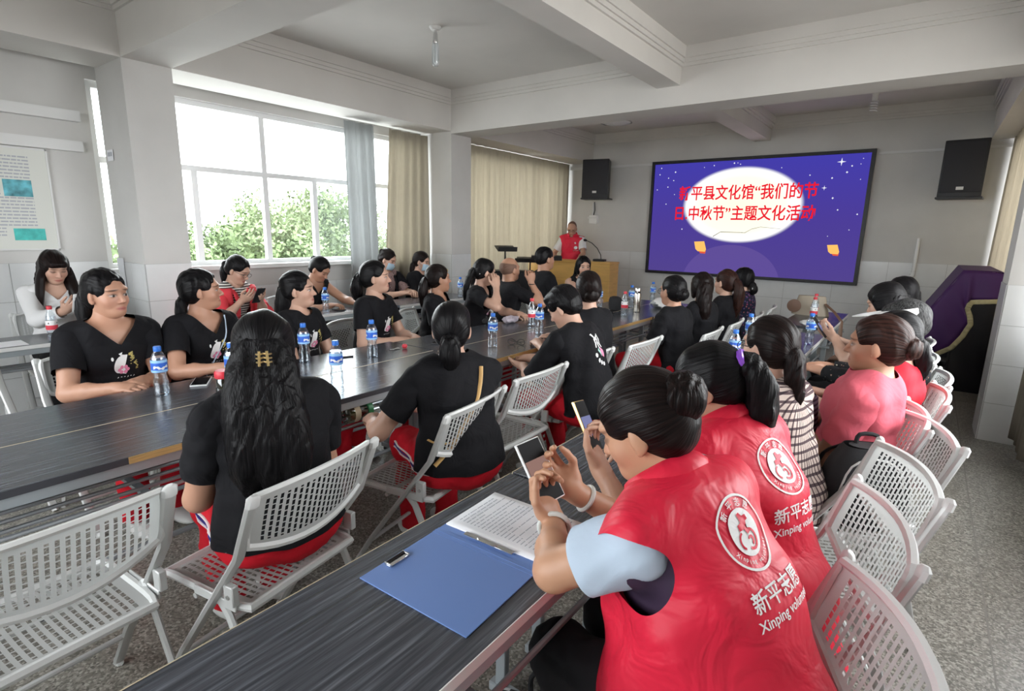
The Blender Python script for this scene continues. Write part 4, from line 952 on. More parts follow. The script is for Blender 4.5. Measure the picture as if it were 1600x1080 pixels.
# skin with eyes, brows and lips laid out in head coordinates (attribute "hp", skin tone and eye opening in "tone")
def skin_mat():
    m, nt, b = base('skin'); L = nt.links.new
    at = N(nt, 'ShaderNodeAttribute', attribute_name='hp'); tn = N(nt, 'ShaderNodeAttribute', attribute_name='tone'); sp = N(nt, 'ShaderNodeSeparateXYZ'); L(at.outputs['Vector'], sp.inputs[0])
    def M_(op, a, b_=None, c=None):
        n = N(nt, 'ShaderNodeMath', operation=op)
        for i, q in enumerate((a, b_, c)):
            if q is None: continue
            if isinstance(q, (int, float)): n.inputs[i].default_value = q
            else: L(q, n.inputs[i])
        return n.outputs[0]
    x, y, z = sp.outputs; ax = M_('ABSOLUTE', x); front = M_('GREATER_THAN', y, 0.035)
    def ell(cx, cz, rx, rz, soft=0.25, slope=0.0, src=ax):
        u = M_('DIVIDE', M_('SUBTRACT', src, cx), rx); zz = M_('SUBTRACT', M_('SUBTRACT', z, cz), M_('MULTIPLY', M_('SUBTRACT', src, cx), slope)); v = M_('DIVIDE', zz, rz)
        d = M_('SQRT', M_('ADD', M_('MULTIPLY', u, u), M_('MULTIPLY', v, v)))
        mr = N(nt, 'ShaderNodeMapRange'); L(d, mr.inputs[0]); mr.inputs[1].default_value = 1 - soft; mr.inputs[2].default_value = 1 + soft; mr.inputs[3].default_value = 1; mr.inputs[4].default_value = 0
        return M_('MULTIPLY', mr.outputs[0], front)
    col = tn.outputs['Color']
    def over(mask, c, f=1.0):
        nonlocal col
        mx = N(nt, 'ShaderNodeMix', data_type='RGBA'); L(M_('MULTIPLY', mask, f), mx.inputs[0]); L(col, mx.inputs[6]); mx.inputs[7].default_value = (*c, 1); col = mx.outputs[2]
    eo = tn.outputs['Alpha']
    tc = N(nt, 'ShaderNodeTexCoord'); nz = N(nt, 'ShaderNodeTexNoise', i_Scale=30.0); L(tc.outputs['Object'], nz.inputs[0])
    over(ell(0.034, -0.030, 0.026, 0.022, 0.9), (0.55, 0.20, 0.15), 0.25)
    over(ell(0.033, 0.026, 0.020, 0.0042, 0.5, -0.12), (0.035, 0.022, 0.018), 0.85)
    lid = ell(0.0315, 0.0035, 0.0165, 0.0080, 0.3)
    over(lid, (0.10, 0.05, 0.035), 0.75)
    white = M_('MULTIPLY', ell(0.0315, 0.0005, 0.0130, 0.0046, 0.2), eo); over(white, (0.50, 0.46, 0.43), 0.85)
    iris = M_('MULTIPLY', ell(0.0315, 0.001, 0.0058, 0.0062, 0.2), eo); over(iris, (0.012, 0.008, 0.006), 1.0)
    over(ell(0.0, -0.0615, 0.0235, 0.0085, 0.3), (0.42, 0.10, 0.09), 0.75)
    over(ell(0.0, -0.0620, 0.0220, 0.0012, 0.6), (0.12, 0.02, 0.02), 0.8)
    over(ell(0.007, -0.036, 0.0035, 0.0022, 0.5), (0.12, 0.04, 0.03), 0.7)
    L(col, b.inputs['Base Color']); b.inputs['Roughness'].default_value = 0.48
    b.inputs['Subsurface Weight'].default_value = 0.0
    bp = N(nt, 'ShaderNodeBump', i_Strength=0.03, i_Distance=0.002); L(nz.outputs[0], bp.inputs['Height']); L(bp.outputs[0], b.inputs['Normal'])
skin_mat()
def hair_mat(name, dark, light, rough=0.38):
    m, nt, b = base(name); L = nt.links.new
    at = N(nt, 'ShaderNodeAttribute', attribute_name='hs'); n = N(nt, 'ShaderNodeTexNoise', i_Scale=1.0, i_Detail=3.0); L(at.outputs['Vector'], n.inputs['Vector'])
    L(ramp(nt, n.outputs[0], [(0.35, dark), (0.7, light)]), b.inputs['Base Color']); b.inputs['Roughness'].default_value = rough
    bp = N(nt, 'ShaderNodeBump', i_Strength=0.7, i_Distance=0.004); b.inputs['Specular IOR Level'].default_value = 0.14; L(n.outputs[0], bp.inputs['Height']); L(bp.outputs[0], b.inputs['Normal'])
hair_mat('hair_black', (0.002, 0.002, 0.0025), (0.010, 0.009, 0.010)); hair_mat('hair_brown', (0.010, 0.005, 0.004), (0.050, 0.020, 0.015)); hair_mat('hair_dark_brown', (0.003, 0.002, 0.002), (0.016, 0.009, 0.008))
hair_mat('hair_grey', (0.006, 0.006, 0.006), (0.075, 0.075, 0.075), 0.5); hair_mat('hair_stubble', (0.15, 0.085, 0.06), (0.21, 0.13, 0.10), 0.6)
def cloth(name, col, rough=0.8, bump=0.15, var=0.0, pattern=None):
    m, nt, b = base(name); L = nt.links.new
    b.inputs['Base Color'].default_value = (*col, 1); b.inputs['Roughness'].default_value = rough; b.inputs['Specular IOR Level'].default_value = 0.25
    tc = N(nt, 'ShaderNodeTexCoord'); n = N(nt, 'ShaderNodeTexNoise', i_Scale=9.0, i_Detail=3.0, i_Distortion=0.8); L(tc.outputs['Object'], n.inputs['Vector'])
    n2 = N(nt, 'ShaderNodeTexNoise', i_Scale=500.0); L(tc.outputs['Object'], n2.inputs['Vector'])
    bp = N(nt, 'ShaderNodeBump', i_Strength=bump, i_Distance=0.03); L(n.outputs[0], bp.inputs['Height']); bp2 = N(nt, 'ShaderNodeBump', i_Strength=0.08, i_Distance=0.002); L(n2.outputs[0], bp2.inputs['Height']); L(bp.outputs[0], bp2.inputs['Normal']); L(bp2.outputs[0], b.inputs['Normal'])
    if pattern: pattern(nt, b, tc.outputs['Object'])
    return m
def pat_check(nt, b, v):
    L = nt.links.new; mp = N(nt, 'ShaderNodeMapping'); mp.inputs['Scale'].default_value = (1, 1, 1); L(v, mp.inputs[0]); s = N(nt, 'ShaderNodeSeparateXYZ'); L(mp.outputs[0], s.inputs[0])
    at = N(nt, 'ShaderNodeAttribute', attribute_name='uvg'); s2 = N(nt, 'ShaderNodeSeparateXYZ'); L(at.outputs['Vector'], s2.inputs[0]); out = []
    for k in (0, 1):
        f = N(nt, 'ShaderNodeMath', operation='MULTIPLY'); L(s2.outputs[k], f.inputs[0]); f.inputs[1].default_value = 33.0
        fr = N(nt, 'ShaderNodeMath', operation='FRACT'); L(f.outputs[0], fr.inputs[0]); lt = N(nt, 'ShaderNodeMath', operation='LESS_THAN'); L(fr.outputs[0], lt.inputs[0]); lt.inputs[1].default_value = 0.32; out.append(lt.outputs[0])
    a = N(nt, 'ShaderNodeMath', operation='ADD'); L(out[0], a.inputs[0]); L(out[1], a.inputs[1]); h = N(nt, 'ShaderNodeMath', operation='MULTIPLY'); L(a.outputs[0], h.inputs[0]); h.inputs[1].default_value = 0.5
    L(ramp(nt, h.outputs[0], [(0.0, (0.52, 0.43, 0.38)), (0.5, (0.09, 0.06, 0.065)), (1.0, (0.03, 0.02, 0.025))]), b.inputs['Base Color'])
def pat_floral(base_c, spots, sc=26, th=0.36):
    def f(nt, b, v):
        L = nt.links.new; vo = N(nt, 'ShaderNodeTexVoronoi', i_Scale=float(sc)); L(v, vo.inputs['Vector'])
        nz = N(nt, 'ShaderNodeTexNoise', i_Scale=float(sc * 2.2)); L(v, nz.inputs['Vector']); sm = N(nt, 'ShaderNodeMath', operation='ADD'); L(vo.outputs['Distance'], sm.inputs[0]); m2 = N(nt, 'ShaderNodeMath', operation='MULTIPLY'); L(nz.outputs[0], m2.inputs[0]); m2.inputs[1].default_value = 0.45; L(m2.outputs[0], sm.inputs[1])
        lt = N(nt, 'ShaderNodeMath', operation='LESS_THAN'); L(sm.outputs[0], lt.inputs[0]); lt.inputs[1].default_value = th + 0.12
        sc_ = N(nt, 'ShaderNodeSeparateColor'); L(vo.outputs['Color'], sc_.inputs[0]); c = ramp(nt, sc_.outputs[0], [(i / max(1, len(spots) - 1), s) for i, s in enumerate(spots)])
        mx = N(nt, 'ShaderNodeMix', data_type='RGBA'); L(lt.outputs[0], mx.inputs[0]); mx.inputs[6].default_value = (*base_c, 1); L(c, mx.inputs[7]); L(mx.outputs[2], b.inputs['Base Color'])
    return f
def pat_stripe(c1, c2, sc):
    def f(nt, b, v):
        L = nt.links.new; s = N(nt, 'ShaderNodeSeparateXYZ'); L(v, s.inputs[0]); f_ = N(nt, 'ShaderNodeMath', operation='MULTIPLY'); L(s.outputs[2], f_.inputs[0]); f_.inputs[1].default_value = sc
        fr = N(nt, 'ShaderNodeMath', operation='FRACT'); L(f_.outputs[0], fr.inputs[0]); L(ramp(nt, fr.outputs[0], [(0.0, c1), (0.42, c1), (0.46, c2), (1.0, c2)]), b.inputs['Base Color'])
    return f
cloth('tee_black', (0.0065, 0.0065, 0.0085), 0.85, 0.45); cloth('vest_red', (0.68, 0.018, 0.05), 0.45, 0.55); cloth('pants_red', (0.55, 0.008, 0.02), 0.7, 0.25); cloth('pants_black', (0.010, 0.010, 0.012), 0.8)
cloth('pants_navy', (0.012, 0.014, 0.026), 0.8); cloth('shirt_lightblue', (0.50, 0.60, 0.72), 0.8); cloth('shirt_white', (0.70, 0.70, 0.70), 0.8); cloth('shirt_purple', (0.050, 0.030, 0.060), 0.6); cloth('tee_pink', (0.64, 0.12, 0.16), 0.75, 0.35); cloth('tee_red', (0.60, 0.015, 0.03), 0.75)
cloth('jacket_red', (0.75, 0.06, 0.08), 0.7); cloth('check', (0.5, 0.4, 0.4), 0.85, 0.12, pattern=pat_check); cloth('stripe', (0.5, 0.5, 0.5), 0.8, pattern=pat_stripe((0.70, 0.68, 0.64), (0.05, 0.045, 0.045), 48.0))
cloth('floral_dark', (0.01, 0.01, 0.01), 0.8, pattern=pat_floral((0.008, 0.008, 0.010), [(0.45, 0.40, 0.30), (0.20, 0.10, 0.07), (0.5, 0.45, 0.40)], 42, 0.30))
cloth('floral_blue', (0.01, 0.01, 0.01), 0.8, pattern=pat_floral((0.03, 0.04, 0.13), [(0.7, 0.7, 0.72), (0.6, 0.5, 0.2), (0.75, 0.75, 0.78)], 34, 0.42))
cloth('floral_rust', (0.01, 0.01, 0.01), 0.8, pattern=pat_floral((0.010, 0.012, 0.03), [(0.35, 0.05, 0.06), (0.05, 0.06, 0.2), (0.3, 0.1, 0.1)], 36, 0.42))
cloth('leaf_print', (0.2, 0.1, 0.1), 0.8, pattern=pat_floral((0.30, 0.20, 0.19), [(0.07, 0.04, 0.045), (0.12, 0.06, 0.06), (0.5, 0.4, 0.38)], 50, 0.45))
mat('shoe_white', (0.60, 0.60, 0.58), 0.6); mat('shoe_dark', (0.03, 0.03, 0.03), 0.5)
mat('print_white', (0.80, 0.80, 0.80), 0.7); mat('print_pink', (0.75, 0.25, 0.40), 0.7); mat('print_gold', (0.50, 0.42, 0.14), 0.7); mat('print_teal', (0.35, 0.60, 0.55), 0.7); mat('stripe_blue', (0.02, 0.03, 0.22), 0.7)

# ------------------------------------------------------------------ head, hand, person
def head_prims(R, c, s, male=False):
    p = lambda x, y, z: c + R @ (np.array((x, y, z)) * s)
    jw = 1.08 if male else 1.0
    add = [(Ell(p(0, -0.014, 0.026), np.array((0.0735, 0.094, 0.086)) * s, R), 0.02), (Ell(p(0, 0.022, -0.030), np.array((0.0600 * jw, 0.064, 0.072)) * s, R), 0.03), (Ell(p(0, 0.055, -0.080), np.array((0.034 * jw, 0.036, 0.028)) * s, R), 0.035),
           (Ell(p(0.034, 0.052, -0.026), np.array((0.028, 0.026, 0.028)) * s, R), 0.02), (Ell(p(-0.034, 0.052, -0.026), np.array((0.028, 0.026, 0.028)) * s, R), 0.02),
           (Cone(p(0, 0.083, 0.006), p(0, 0.104, -0.025), 0.0065 * s, 0.0098 * s), 0.010), (Ell(p(0.009, 0.089, -0.031), np.array((0.008, 0.010, 0.006)) * s, R), 0.008), (Ell(p(-0.009, 0.089, -0.031), np.array((0.008, 0.010, 0.006)) * s, R), 0.008),
           (Ell(p(0, 0.081, -0.057), np.array((0.022, 0.010, 0.006)) * s, R), 0.006), (Ell(p(0, 0.080, -0.067), np.array((0.019, 0.010, 0.006)) * s, R), 0.006),
           (Ell(p(0, 0.070, 0.030), np.array((0.052, 0.018, 0.012)) * s, R), 0.02)]
    for sx in (-1, 1):
        add.append((Ell(p(sx * 0.0755, -0.008, -0.010), np.array((0.008, 0.018, 0.030)) * s, R @ rot(sx * -22)), 0.008)); add.append((Ell(p(sx * 0.073, 0.001, -0.034), np.array((0.007, 0.009, 0.011)) * s, R), 0.006))
    neg = [(Ell(p(sx * 0.0315, 0.098, 0.002), np.array((0.017, 0.018, 0.010)) * s, R), 0.012) for sx in (-1, 1)]
    add2 = [(Ell(p(sx * 0.0315, 0.072, 0.001), np.array((0.0135, 0.0125, 0.0105)) * s, R), 0.004) for sx in (-1, 1)]
    return add, neg, add2
def hand_prims(w, d, n, side, curl=0.5, s=1.0, thumb=0.5, spread=1.0):
    """w wrist, d towards the fingers, n palm normal (curl direction), side +1 = thumb on the side of cross(d, n)"""
    d = nrm(d); n = nrm(n - d * (np.dot(n, d))); a = np.cross(d, n) * side; out = []
    Rm = np.stack([a, d, n], 1)
    out.append((Ell(w + d * 0.046 * s, np.array((0.040, 0.052, 0.0155)) * s, Rm), 0.012)); out.append((Cone(w - d * 0.01, w + d * 0.03 * s, 0.024 * s, 0.024 * s), 0.02)); out.append((Ell(w + d * 0.035 * s + a * 0.026 * s + n * 0.008, np.array((0.016, 0.028, 0.015)) * s, Rm), 0.012))
    for i, (o, L) in enumerate(((0.030, 0.070), (0.010, 0.078), (-0.011, 0.073), (-0.030, 0.058))):
        b = w + (d * (0.088 - 0.006 * abs(i - 1)) + a * o) * s; ang = 0.0; p = b - d * 0.012 * s; dirn = nrm(d + a * o * 2.2 * spread); rr = (0.0092, 0.0086, 0.0078, 0.0066)
        c = curl[i] if isinstance(curl, (list, tuple)) else curl
        for k, (fr, bend) in enumerate(((0.46, 0.75), (0.30, 1.15), (0.24, 0.75))):
            ang += c * bend; v = dirn * math.cos(ang) + n * math.sin(ang); q = p + v * (L * fr + (0.012 if k == 0 else 0)) * s
            out.append((Cone(p, q, rr[k] * s, rr[k + 1] * s), 0.004)); p = q
    b = w + (d * 0.028 + a * 0.030 + n * 0.006) * s; v1 = nrm(d * 0.75 + a * (0.9 - 0.5 * thumb) + n * 0.5 * thumb); q = b + v1 * 0.040 * s; v2 = nrm(d * 1.0 + a * (0.35 - 0.55 * thumb) + n * 0.65 * thumb); r = q + v2 * 0.032 * s; v3 = nrm(v2 - a * 0.2 * thumb); t = r + v3 * 0.024 * s
    out += [(Cone(b, q, 0.0135 * s, 0.0105 * s), 0.010), (Cone(q, r, 0.0105 * s, 0.0092 * s), 0.004), (Cone(r, t, 0.0092 * s, 0.0070 * s), 0.004)]
    return out
def ik(S, W, l1, l2, hint):
    d = W - S; L = np.linalg.norm(d); L2 = min(L, (l1 + l2) * 0.995); u = d / (L + 1e-9); a = (l1 * l1 - l2 * l2 + L2 * L2) / (2 * L2); h = math.sqrt(max(0, l1 * l1 - a * a))
    hv = np.asarray(hint, float); hv = hv - u * (hv @ u); hv = nrm(hv); E = S + u * a + hv * h; return E, S + u * L2 if L > L2 else W
PEOPLE = {}
def to_bvh(V, Fq): return BVHTree.FromPolygons([tuple(v) for v in V], [tuple(int(i) for i in f) for f in Fq])
def subdiv2d(V, Ft, maxlen):
    V = [tuple(v) for v in V]; T = [tuple(int(i) for i in t) for t in Ft]
    for _ in range(6):
        mid = {}; out = []; ch = False
        def m_(a, b):
            k = (a, b) if a < b else (b, a)
            if k not in mid: mid[k] = len(V); V.append(tuple((V[a][i] + V[b][i]) / 2 for i in range(2)))
            return mid[k]
        for a, b, c in T:
            L = [math.dist(V[a], V[b]), math.dist(V[b], V[c]), math.dist(V[c], V[a])]; q = [l > maxlen for l in L]
            if not any(q): out.append((a, b, c)); continue
            ch = True; n = sum(q)
            ab = m_(a, b) if q[0] else None; bc = m_(b, c) if q[1] else None; ca = m_(c, a) if q[2] else None
            if n == 3: out += [(a, ab, ca), (ab, b, bc), (ca, bc, c), (ab, bc, ca)]
            else:
                poly = [a] + ([ab] if ab is not None else []) + [b] + ([bc] if bc is not None else []) + [c] + ([ca] if ca is not None else [])
                st = next((i for i, p in enumerate(poly) if p not in (a, b, c)), 0); poly = poly[st:] + poly[:st]
                out += [(poly[0], poly[i], poly[i + 1]) for i in range(1, len(poly) - 1)]
        T = out
        if not ch: break
    return np.array(V), np.array(T)
def decal(name, V2, T, bvh, o, right, up, m, parent, maxlen=0.012, off=0.0022):
    V2, T = subdiv2d(V2, T, maxlen); right = nrm(right); up = nrm(up); dn = np.cross(up, right)      # looking direction into the cloth
    P = np.asarray(o)[None] + V2[:, :1] * right + V2[:, 1:2] * up; W = np.zeros_like(P); ok = np.zeros(len(P), bool)
    for i, p in enumerate(P):
        h = bvh.ray_cast(Vector(p - dn * 0.25), Vector(dn), 0.55)
        if h[0] is not None and Vector(dn).dot(h[1]) < -0.12: W[i] = np.array(h[0]) + np.array(h[1]) * off; ok[i] = True
    T = T[ok[T].all(1)]
    if len(T) == 0: return None
    u, inv = np.unique(T, return_inverse=True); return obj(name, npmesh(name, W[u], inv.reshape(-1, 3)), m, parent)
def text2d(body, width=None, height=None, bold=0.0, size=1.0):
    me = text_mesh(body, size, bold); me.calc_loop_triangles(); V = np.array([v.co[:2] for v in me.vertices]); T = np.array([t.vertices[:] for t in me.loop_triangles]); bpy.data.meshes.remove(me)
    if len(V) == 0: return V, T
    V = V - (V.max(0) + V.min(0)) / 2; sz = V.max(0) - V.min(0)
    if width: V[:, 0] *= width / sz[0]
    if height: V[:, 1] *= height / sz[1]
    return V, T
def poly2d(pts):
    n = len(pts); return np.array(pts + [tuple(np.mean(pts, 0))]), np.array([(i, (i + 1) % n, n) for i in range(n)])
def ring2d(r0, r1, n=40, a0=0, a1=2 * PI, ex=1.0):
    V = []; T = []
    for k in range(n + 1):
        a = a0 + (a1 - a0) * k / n; V += [(r0 * math.cos(a) * ex, r0 * math.sin(a)), (r1 * math.cos(a) * ex, r1 * math.sin(a))]
    for k in range(n): T += [(2 * k, 2 * k + 1, 2 * k + 3), (2 * k, 2 * k + 3, 2 * k + 2)]
    return np.array(V), np.array(T)
def join2d(L):
    Vs, Ts, o = [], [], 0
    for V, T in L:
        if len(V) == 0: continue
        Vs.append(V); Ts.append(T + o); o += len(V)
    return np.concatenate(Vs), np.concatenate(Ts)

def person(label, crown, az, haz=None, pitch=0, lean=6, s=1.0, fat=1.0, male=False, tone=(0.48, 0.27, 0.18), eyes=1.0, roll=0,
           hair='pony', hairm='hair_black', tail=None, tie=(0, -0.112, 0.005), bunr=0.045, top='tee', topm='tee_black', neck='crew', sleeve=0.62, pants='pants_red',
           L=None, R=None, res=1.0, stand=False, hem=0.50, under=None, shoes='shoe_white', shw=0.155, hs=1.0, legs=None, wide=1.0, flap=False, under2=None):
    haz = az if haz is None else haz; ry = haz - az; rz = rz_of(az); Rz = np.array(Matrix.Rotation(rz, 3, 'Z'))
    pz = 0.548 if not stand else 0.90 * s
    hs_ = s * hs; Rh = rot(ry, pitch, roll); nt = math.radians(lean * 0.6 + pitch * 0.35); a1, a2 = math.radians(lean * 0.75), math.radians(lean * 1.25)
    nk = np.array((0, math.sin(nt), math.cos(nt))); hloc = Rh @ A3(0, 0.012, 0.062) * hs_ + nk * 0.088 * s; cl = Rh @ A3(0, -0.014, 0.112) * hs_
    zL = (math.cos(a1) + math.cos(a2)) / 2; Ls = (crown[2] - pz - (hloc + cl)[2]) / zL
    Ls = min(max(Ls, 0.37 * s), 0.56 * s)
    P = A3(0, 0, pz); d1 = A3(0, math.sin(a1), math.cos(a1)); d2 = A3(0, math.sin(a2), math.cos(a2)); mid = P + d1 * Ls / 2; Nk = mid + d2 * Ls / 2; H = Nk + hloc
    root = np.array(crown[:2]) - (Rz @ (H + cl))[:2]
    e = empty('person', (root[0], root[1], 0), rz)
    loc = lambda w: Rz.T @ (np.asarray(w, float) - A3(root[0], root[1], 0))
    ex = A3(1, 0, 0); f2 = np.cross(d2, ex); f2 = nrm(f2) if f2[1] > 0 else -nrm(f2)
    sp = smooth_pts([P - d1 * 0.06, P + d1 * Ls * 0.22, mid, P + d1 * Ls / 2 + d2 * Ls * 0.25, Nk], 2)
    tt = np.linspace(0, 1, len(sp)); K = np.array((0, 0.2, 0.45, 0.7, 0.88, 1.0))
    wx = np.array((0.160, 0.160, 0.132, 0.150, 0.150, 0.070)) * fat * s if not male else np.array((0.155, 0.155, 0.150, 0.165, 0.165, 0.075)) * fat * s
    wy = np.array((0.118, 0.112, 0.094, 0.106, 0.088, 0.058)) * fat * s
    rx = np.interp(tt, K, wx); ryy = np.interp(tt, K, wy)
    S = {}; Eb = {}; Wr = {}; HD = {}
    for sd, spec in ((-1, L), (1, R)):
        q = Nk - d2 * 0.052 * s + ex * sd * shw * s * (1 + (fat - 1) * 0.5) + f2 * 0.004; S[sd] = q; spec = spec or {}
        w = loc(spec['w']) if 'w' in spec else (A3(sd * 0.07, 0.30, 0.63) if not stand else A3(sd * 0.20, 0.10, 0.80)); hint = spec.get('hint', (sd * 0.6, -0.45, -0.6))
        if 'whint' in spec: hint = Rz.T @ np.asarray(spec['whint'], float)
        Eb[sd], Wr[sd] = (loc(spec['e']), w) if 'e' in spec else ik(q, w, 0.270 * s, 0.232 * s, hint); fd = nrm(Wr[sd] - Eb[sd])
        hd = Rz.T @ np.asarray(spec['hd'], float) if 'hd' in spec else fd; n = Rz.T @ np.asarray(spec['n'], float) if 'n' in spec else A3(-sd * 0.3, 0, -1)
        HD[sd] = (hd, n, spec.get('curl', 0.55), spec.get('thumb', 0.5), spec.get('show', True))
    arm = {sd: [(Cone(S[sd], Eb[sd], 0.050 * s * fat ** 0.7, 0.039 * s * fat ** 0.5), 0.03), (Cone(Eb[sd], Eb[sd] * 0.6 + Wr[sd] * 0.4, 0.039 * s * fat ** 0.5, 0.038 * s), 0.02), (Cone(Eb[sd] * 0.6 + Wr[sd] * 0.4, Wr[sd], 0.038 * s, 0.0245 * s), 0.02)] for sd in (-1, 1)}
    torso = lambda off: [(Loft(sp, rx, ryy, ex, off), 0.02)] + [(Cone(Nk - d2 * 0.045, S[sd], 0.048 * s + off, 0.050 * s * fat ** 0.7 + off * 0.8), 0.05) for sd in (-1, 1)] + ([] if male else [(Ell(P + d1 * Ls * 0.5 + d2 * Ls * 0.19 + f2 * 0.062 * fat + ex * sd * 0.062 * fat, np.array((0.058, 0.055, 0.060)) * fat + off), 0.04) for sd in (-1, 1)])
    hb = H + Rh @ A3(0, -0.022, -0.045) * hs_
    neckp = (Cone(Nk - d2 * 0.02, hb, (0.060 if male else 0.052) * s, (0.056 if male else 0.047) * s), 0.035)
    # body: torso, neck, arms in a coarse field, head and hands in fine fields
    allp = torso(-0.006) + [neckp] + arm[-1] + arm[1]
    lo = np.min([p.box()[0] for p, _ in allp], 0); hi = np.max([p.box()[1] for p, _ in allp], 0)
    h = 0.013 * res; fld = Field(lo, hi, h)
    for p, k in allp: fld.add(p, k)
    _V, _F = fld.mesh(); parts = [clip(_V, _F, _V[:, 2] - (pz - 0.02))]
    ha, hn, ha2 = head_prims(Rh, H, hs_, male); h2 = 0.0050 * res; fh = Field(H - 0.135 * hs_, H + 0.14 * hs_, h2)
    for p, k in [neckp] + ha: fh.add(p, k)
    for p, k in hn: fh.add(p, k, neg=True)
    for p, k in ha2: fh.add(p, k)
    V, Fq = fh.mesh(); parts.append((V, Fq)); nb = len(parts[0][0]); nh = len(V)
    for sd in (-1, 1):
        hd, n, cu, th, show = HD[sd]
        if not show: continue
        hp = hand_prims(Wr[sd], hd, n, sd, cu, 0.98 * s, th); lo = np.min([p.box()[0] for p, _ in hp], 0); hi = np.max([p.box()[1] for p, _ in hp], 0); f3 = Field(lo, hi, 0.0045 * res)
        f3.add(arm[sd][2][0], 0.02)
        for p, k in hp: f3.add(p, k)
        parts.append(f3.mesh())
    V, Ft = cat(parts); me = npmesh('body', V, Ft)
    hpv = np.full((len(V), 3), -9.0); hpv[nb:nb + nh] = ((parts[1][0] - H) @ Rh) / hs_
    a = me.attributes.new('hp', 'FLOAT_VECTOR', 'POINT'); a.data.foreach_set('vector', hpv.astype(np.float32).ravel())
    a = me.attributes.new('tone', 'FLOAT_COLOR', 'POINT'); a.data.foreach_set('color', np.tile(np.array((*tone, eyes), np.float32), len(V)))
    obj('body', me, 'skin', e)
    info = dict(e=e, root=root, Rz=Rz, H=H, Rh=Rh, hs=hs_, N=Nk, S=S, E=Eb, W=Wr, P=P, d1=d1, d2=d2, f2=f2, Ls=Ls, loc=loc, mid=mid, ex=ex, HD=HD)
    # hair
    p = lambda x, y, z: H + Rh @ (np.array((x, y, z)) * hs_)
    down = A3(0, 0, -1)
    if hair:
        prims = []; big = 0.0065 * res
        if hair == 'bald': prims.append((Ell(p(0, -0.021, 0.018), np.array((0.0790, 0.0965, 0.084)) * hs_, Rh), 0.01))
        elif hair == 'buzz': prims.append((Ell(p(0, -0.022, 0.028), np.array((0.0755, 0.090, 0.088)) * hs_, Rh), 0.01))
        elif hair == 'short': prims += [(Ell(p(0, -0.016, 0.040), np.array((0.087, 0.106, 0.095)) * hs_, Rh), 0.01), (Ell(p(0, -0.050, -0.005), np.array((0.078, 0.062, 0.070)) * hs_, Rh), 0.03), (Ell(p(0.0, 0.045, 0.088), np.array((0.062, 0.045, 0.028)) * hs_, Rh), 0.02)]
        elif hair == 'manshort': prims += [(Ell(p(0, -0.018, 0.038), np.array((0.081, 0.101, 0.089)) * hs_, Rh), 0.01), (Ell(p(0, -0.052, -0.005), np.array((0.072, 0.055, 0.060)) * hs_, Rh), 0.03)]
        else:
            prims += [(Ell(p(0, -0.018, 0.034), np.array((0.0825, 0.103, 0.092)) * hs_, Rh), 0.01), (Ell(p(0, -0.045, -0.015), np.array((0.076, 0.066, 0.068)) * hs_, Rh), 0.03)]
            if hair in ('long', 'bangs'): prims += [(Ell(p(sx * 0.062, -0.005, -0.02), np.array((0.026, 0.052, 0.085)) * hs_, Rh), 0.03) for sx in (-1, 1)]
        fl_ = Field(H - 0.17 * hs_, H + 0.17 * hs_, big)
        for q, k in prims: fl_.add(q, k)
        if hair == 'bald': fl_.add(Ell(p(0, -0.01, 0.125), np.array((0.12, 0.145, 0.078)) * hs_, Rh), 0.01, neg=True); fl_.add(Ell(p(0, 0.105, -0.01), np.array((0.11, 0.098, 0.14)) * hs_, Rh), 0.01, neg=True)
        else:
            fl_.add(Ell(p(0, 0.122, -0.030), np.array((0.066, 0.088, 0.112)) * hs_ if hair in ('long', 'bangs', 'short') else np.array((0.076, 0.094, 0.120)) * hs_, Rh), 0.018, neg=True)
            if hair not in ('long', 'bangs'): fl_.add(Ell(p(0, 0.075, -0.135), np.array((0.15, 0.115, 0.125)) * hs_, Rh), 0.015, neg=True); [fl_.add(Ell(p(sx * 0.09, 0.012, -0.022), np.array((0.028, 0.026, 0.036)) * hs_, Rh), 0.01, neg=True) for sx in (-1, 1)]
            if hair == 'bangs': fl_.add(Ell(p(0, 0.062, 0.055), np.array((0.058, 0.034, 0.030)) * hs_, Rh), 0.02)
        if hair not in ('bald', 'buzz'): fl_.ripple(0.0018, 75, int(abs(crown[0] * 977)) % 999, (1.0, 0.35, 0.35))
        fl_.add(Ell(p(0, 0, -0.19), np.array((0.12, 0.14, 0.075)) * hs_, Rh), 0.01, neg=True)
        hv, hf = fl_.mesh(); hparts = [(hv, hf)]
        tl = []
        for tail in ([tail] if tail is None or not isinstance(tail[0], list) else tail):
            if tail is None: continue
            Rt = rot(ry, pitch * 0.2); pts = smooth_pts([p(*tail[0][:3]) + Rt @ (A3(*q[:3]) - A3(*tail[0][:3])) * hs_ for q in tail], 3); rr = np.interp(np.linspace(0, 1, len(pts)), np.linspace(0, 1, len(tail)), [q[3] for q in tail])
            for i in range(len(pts) - 1): tl.append((Cone(pts[i], pts[i + 1], rr[i], rr[i + 1]), 0.012))
        if hair == 'bun' : tl += [(Ell(p(*tie), np.array((bunr * 1.15, bunr * 0.9, bunr)) * hs_, Rh), 0.01)]
        if hair in ('long', 'bangs') and not tl:
            w = 0.088 * hs_; b0 = p(0, -0.055, 0.0); b1 = p(0, -0.075, -0.10); b2 = Nk - f2 * 0.105 * fat - d2 * 0.10; b3 = Nk - f2 * 0.125 * fat - d2 * 0.26
            tl += [(Loft([b0, b1, b2, b3], np.array((0.085, 0.088, 0.095, 0.075)) * hs_, np.array((0.06, 0.042, 0.030, 0.014)) * hs_, Rh @ A3(1, 0, 0)), 0.03)]
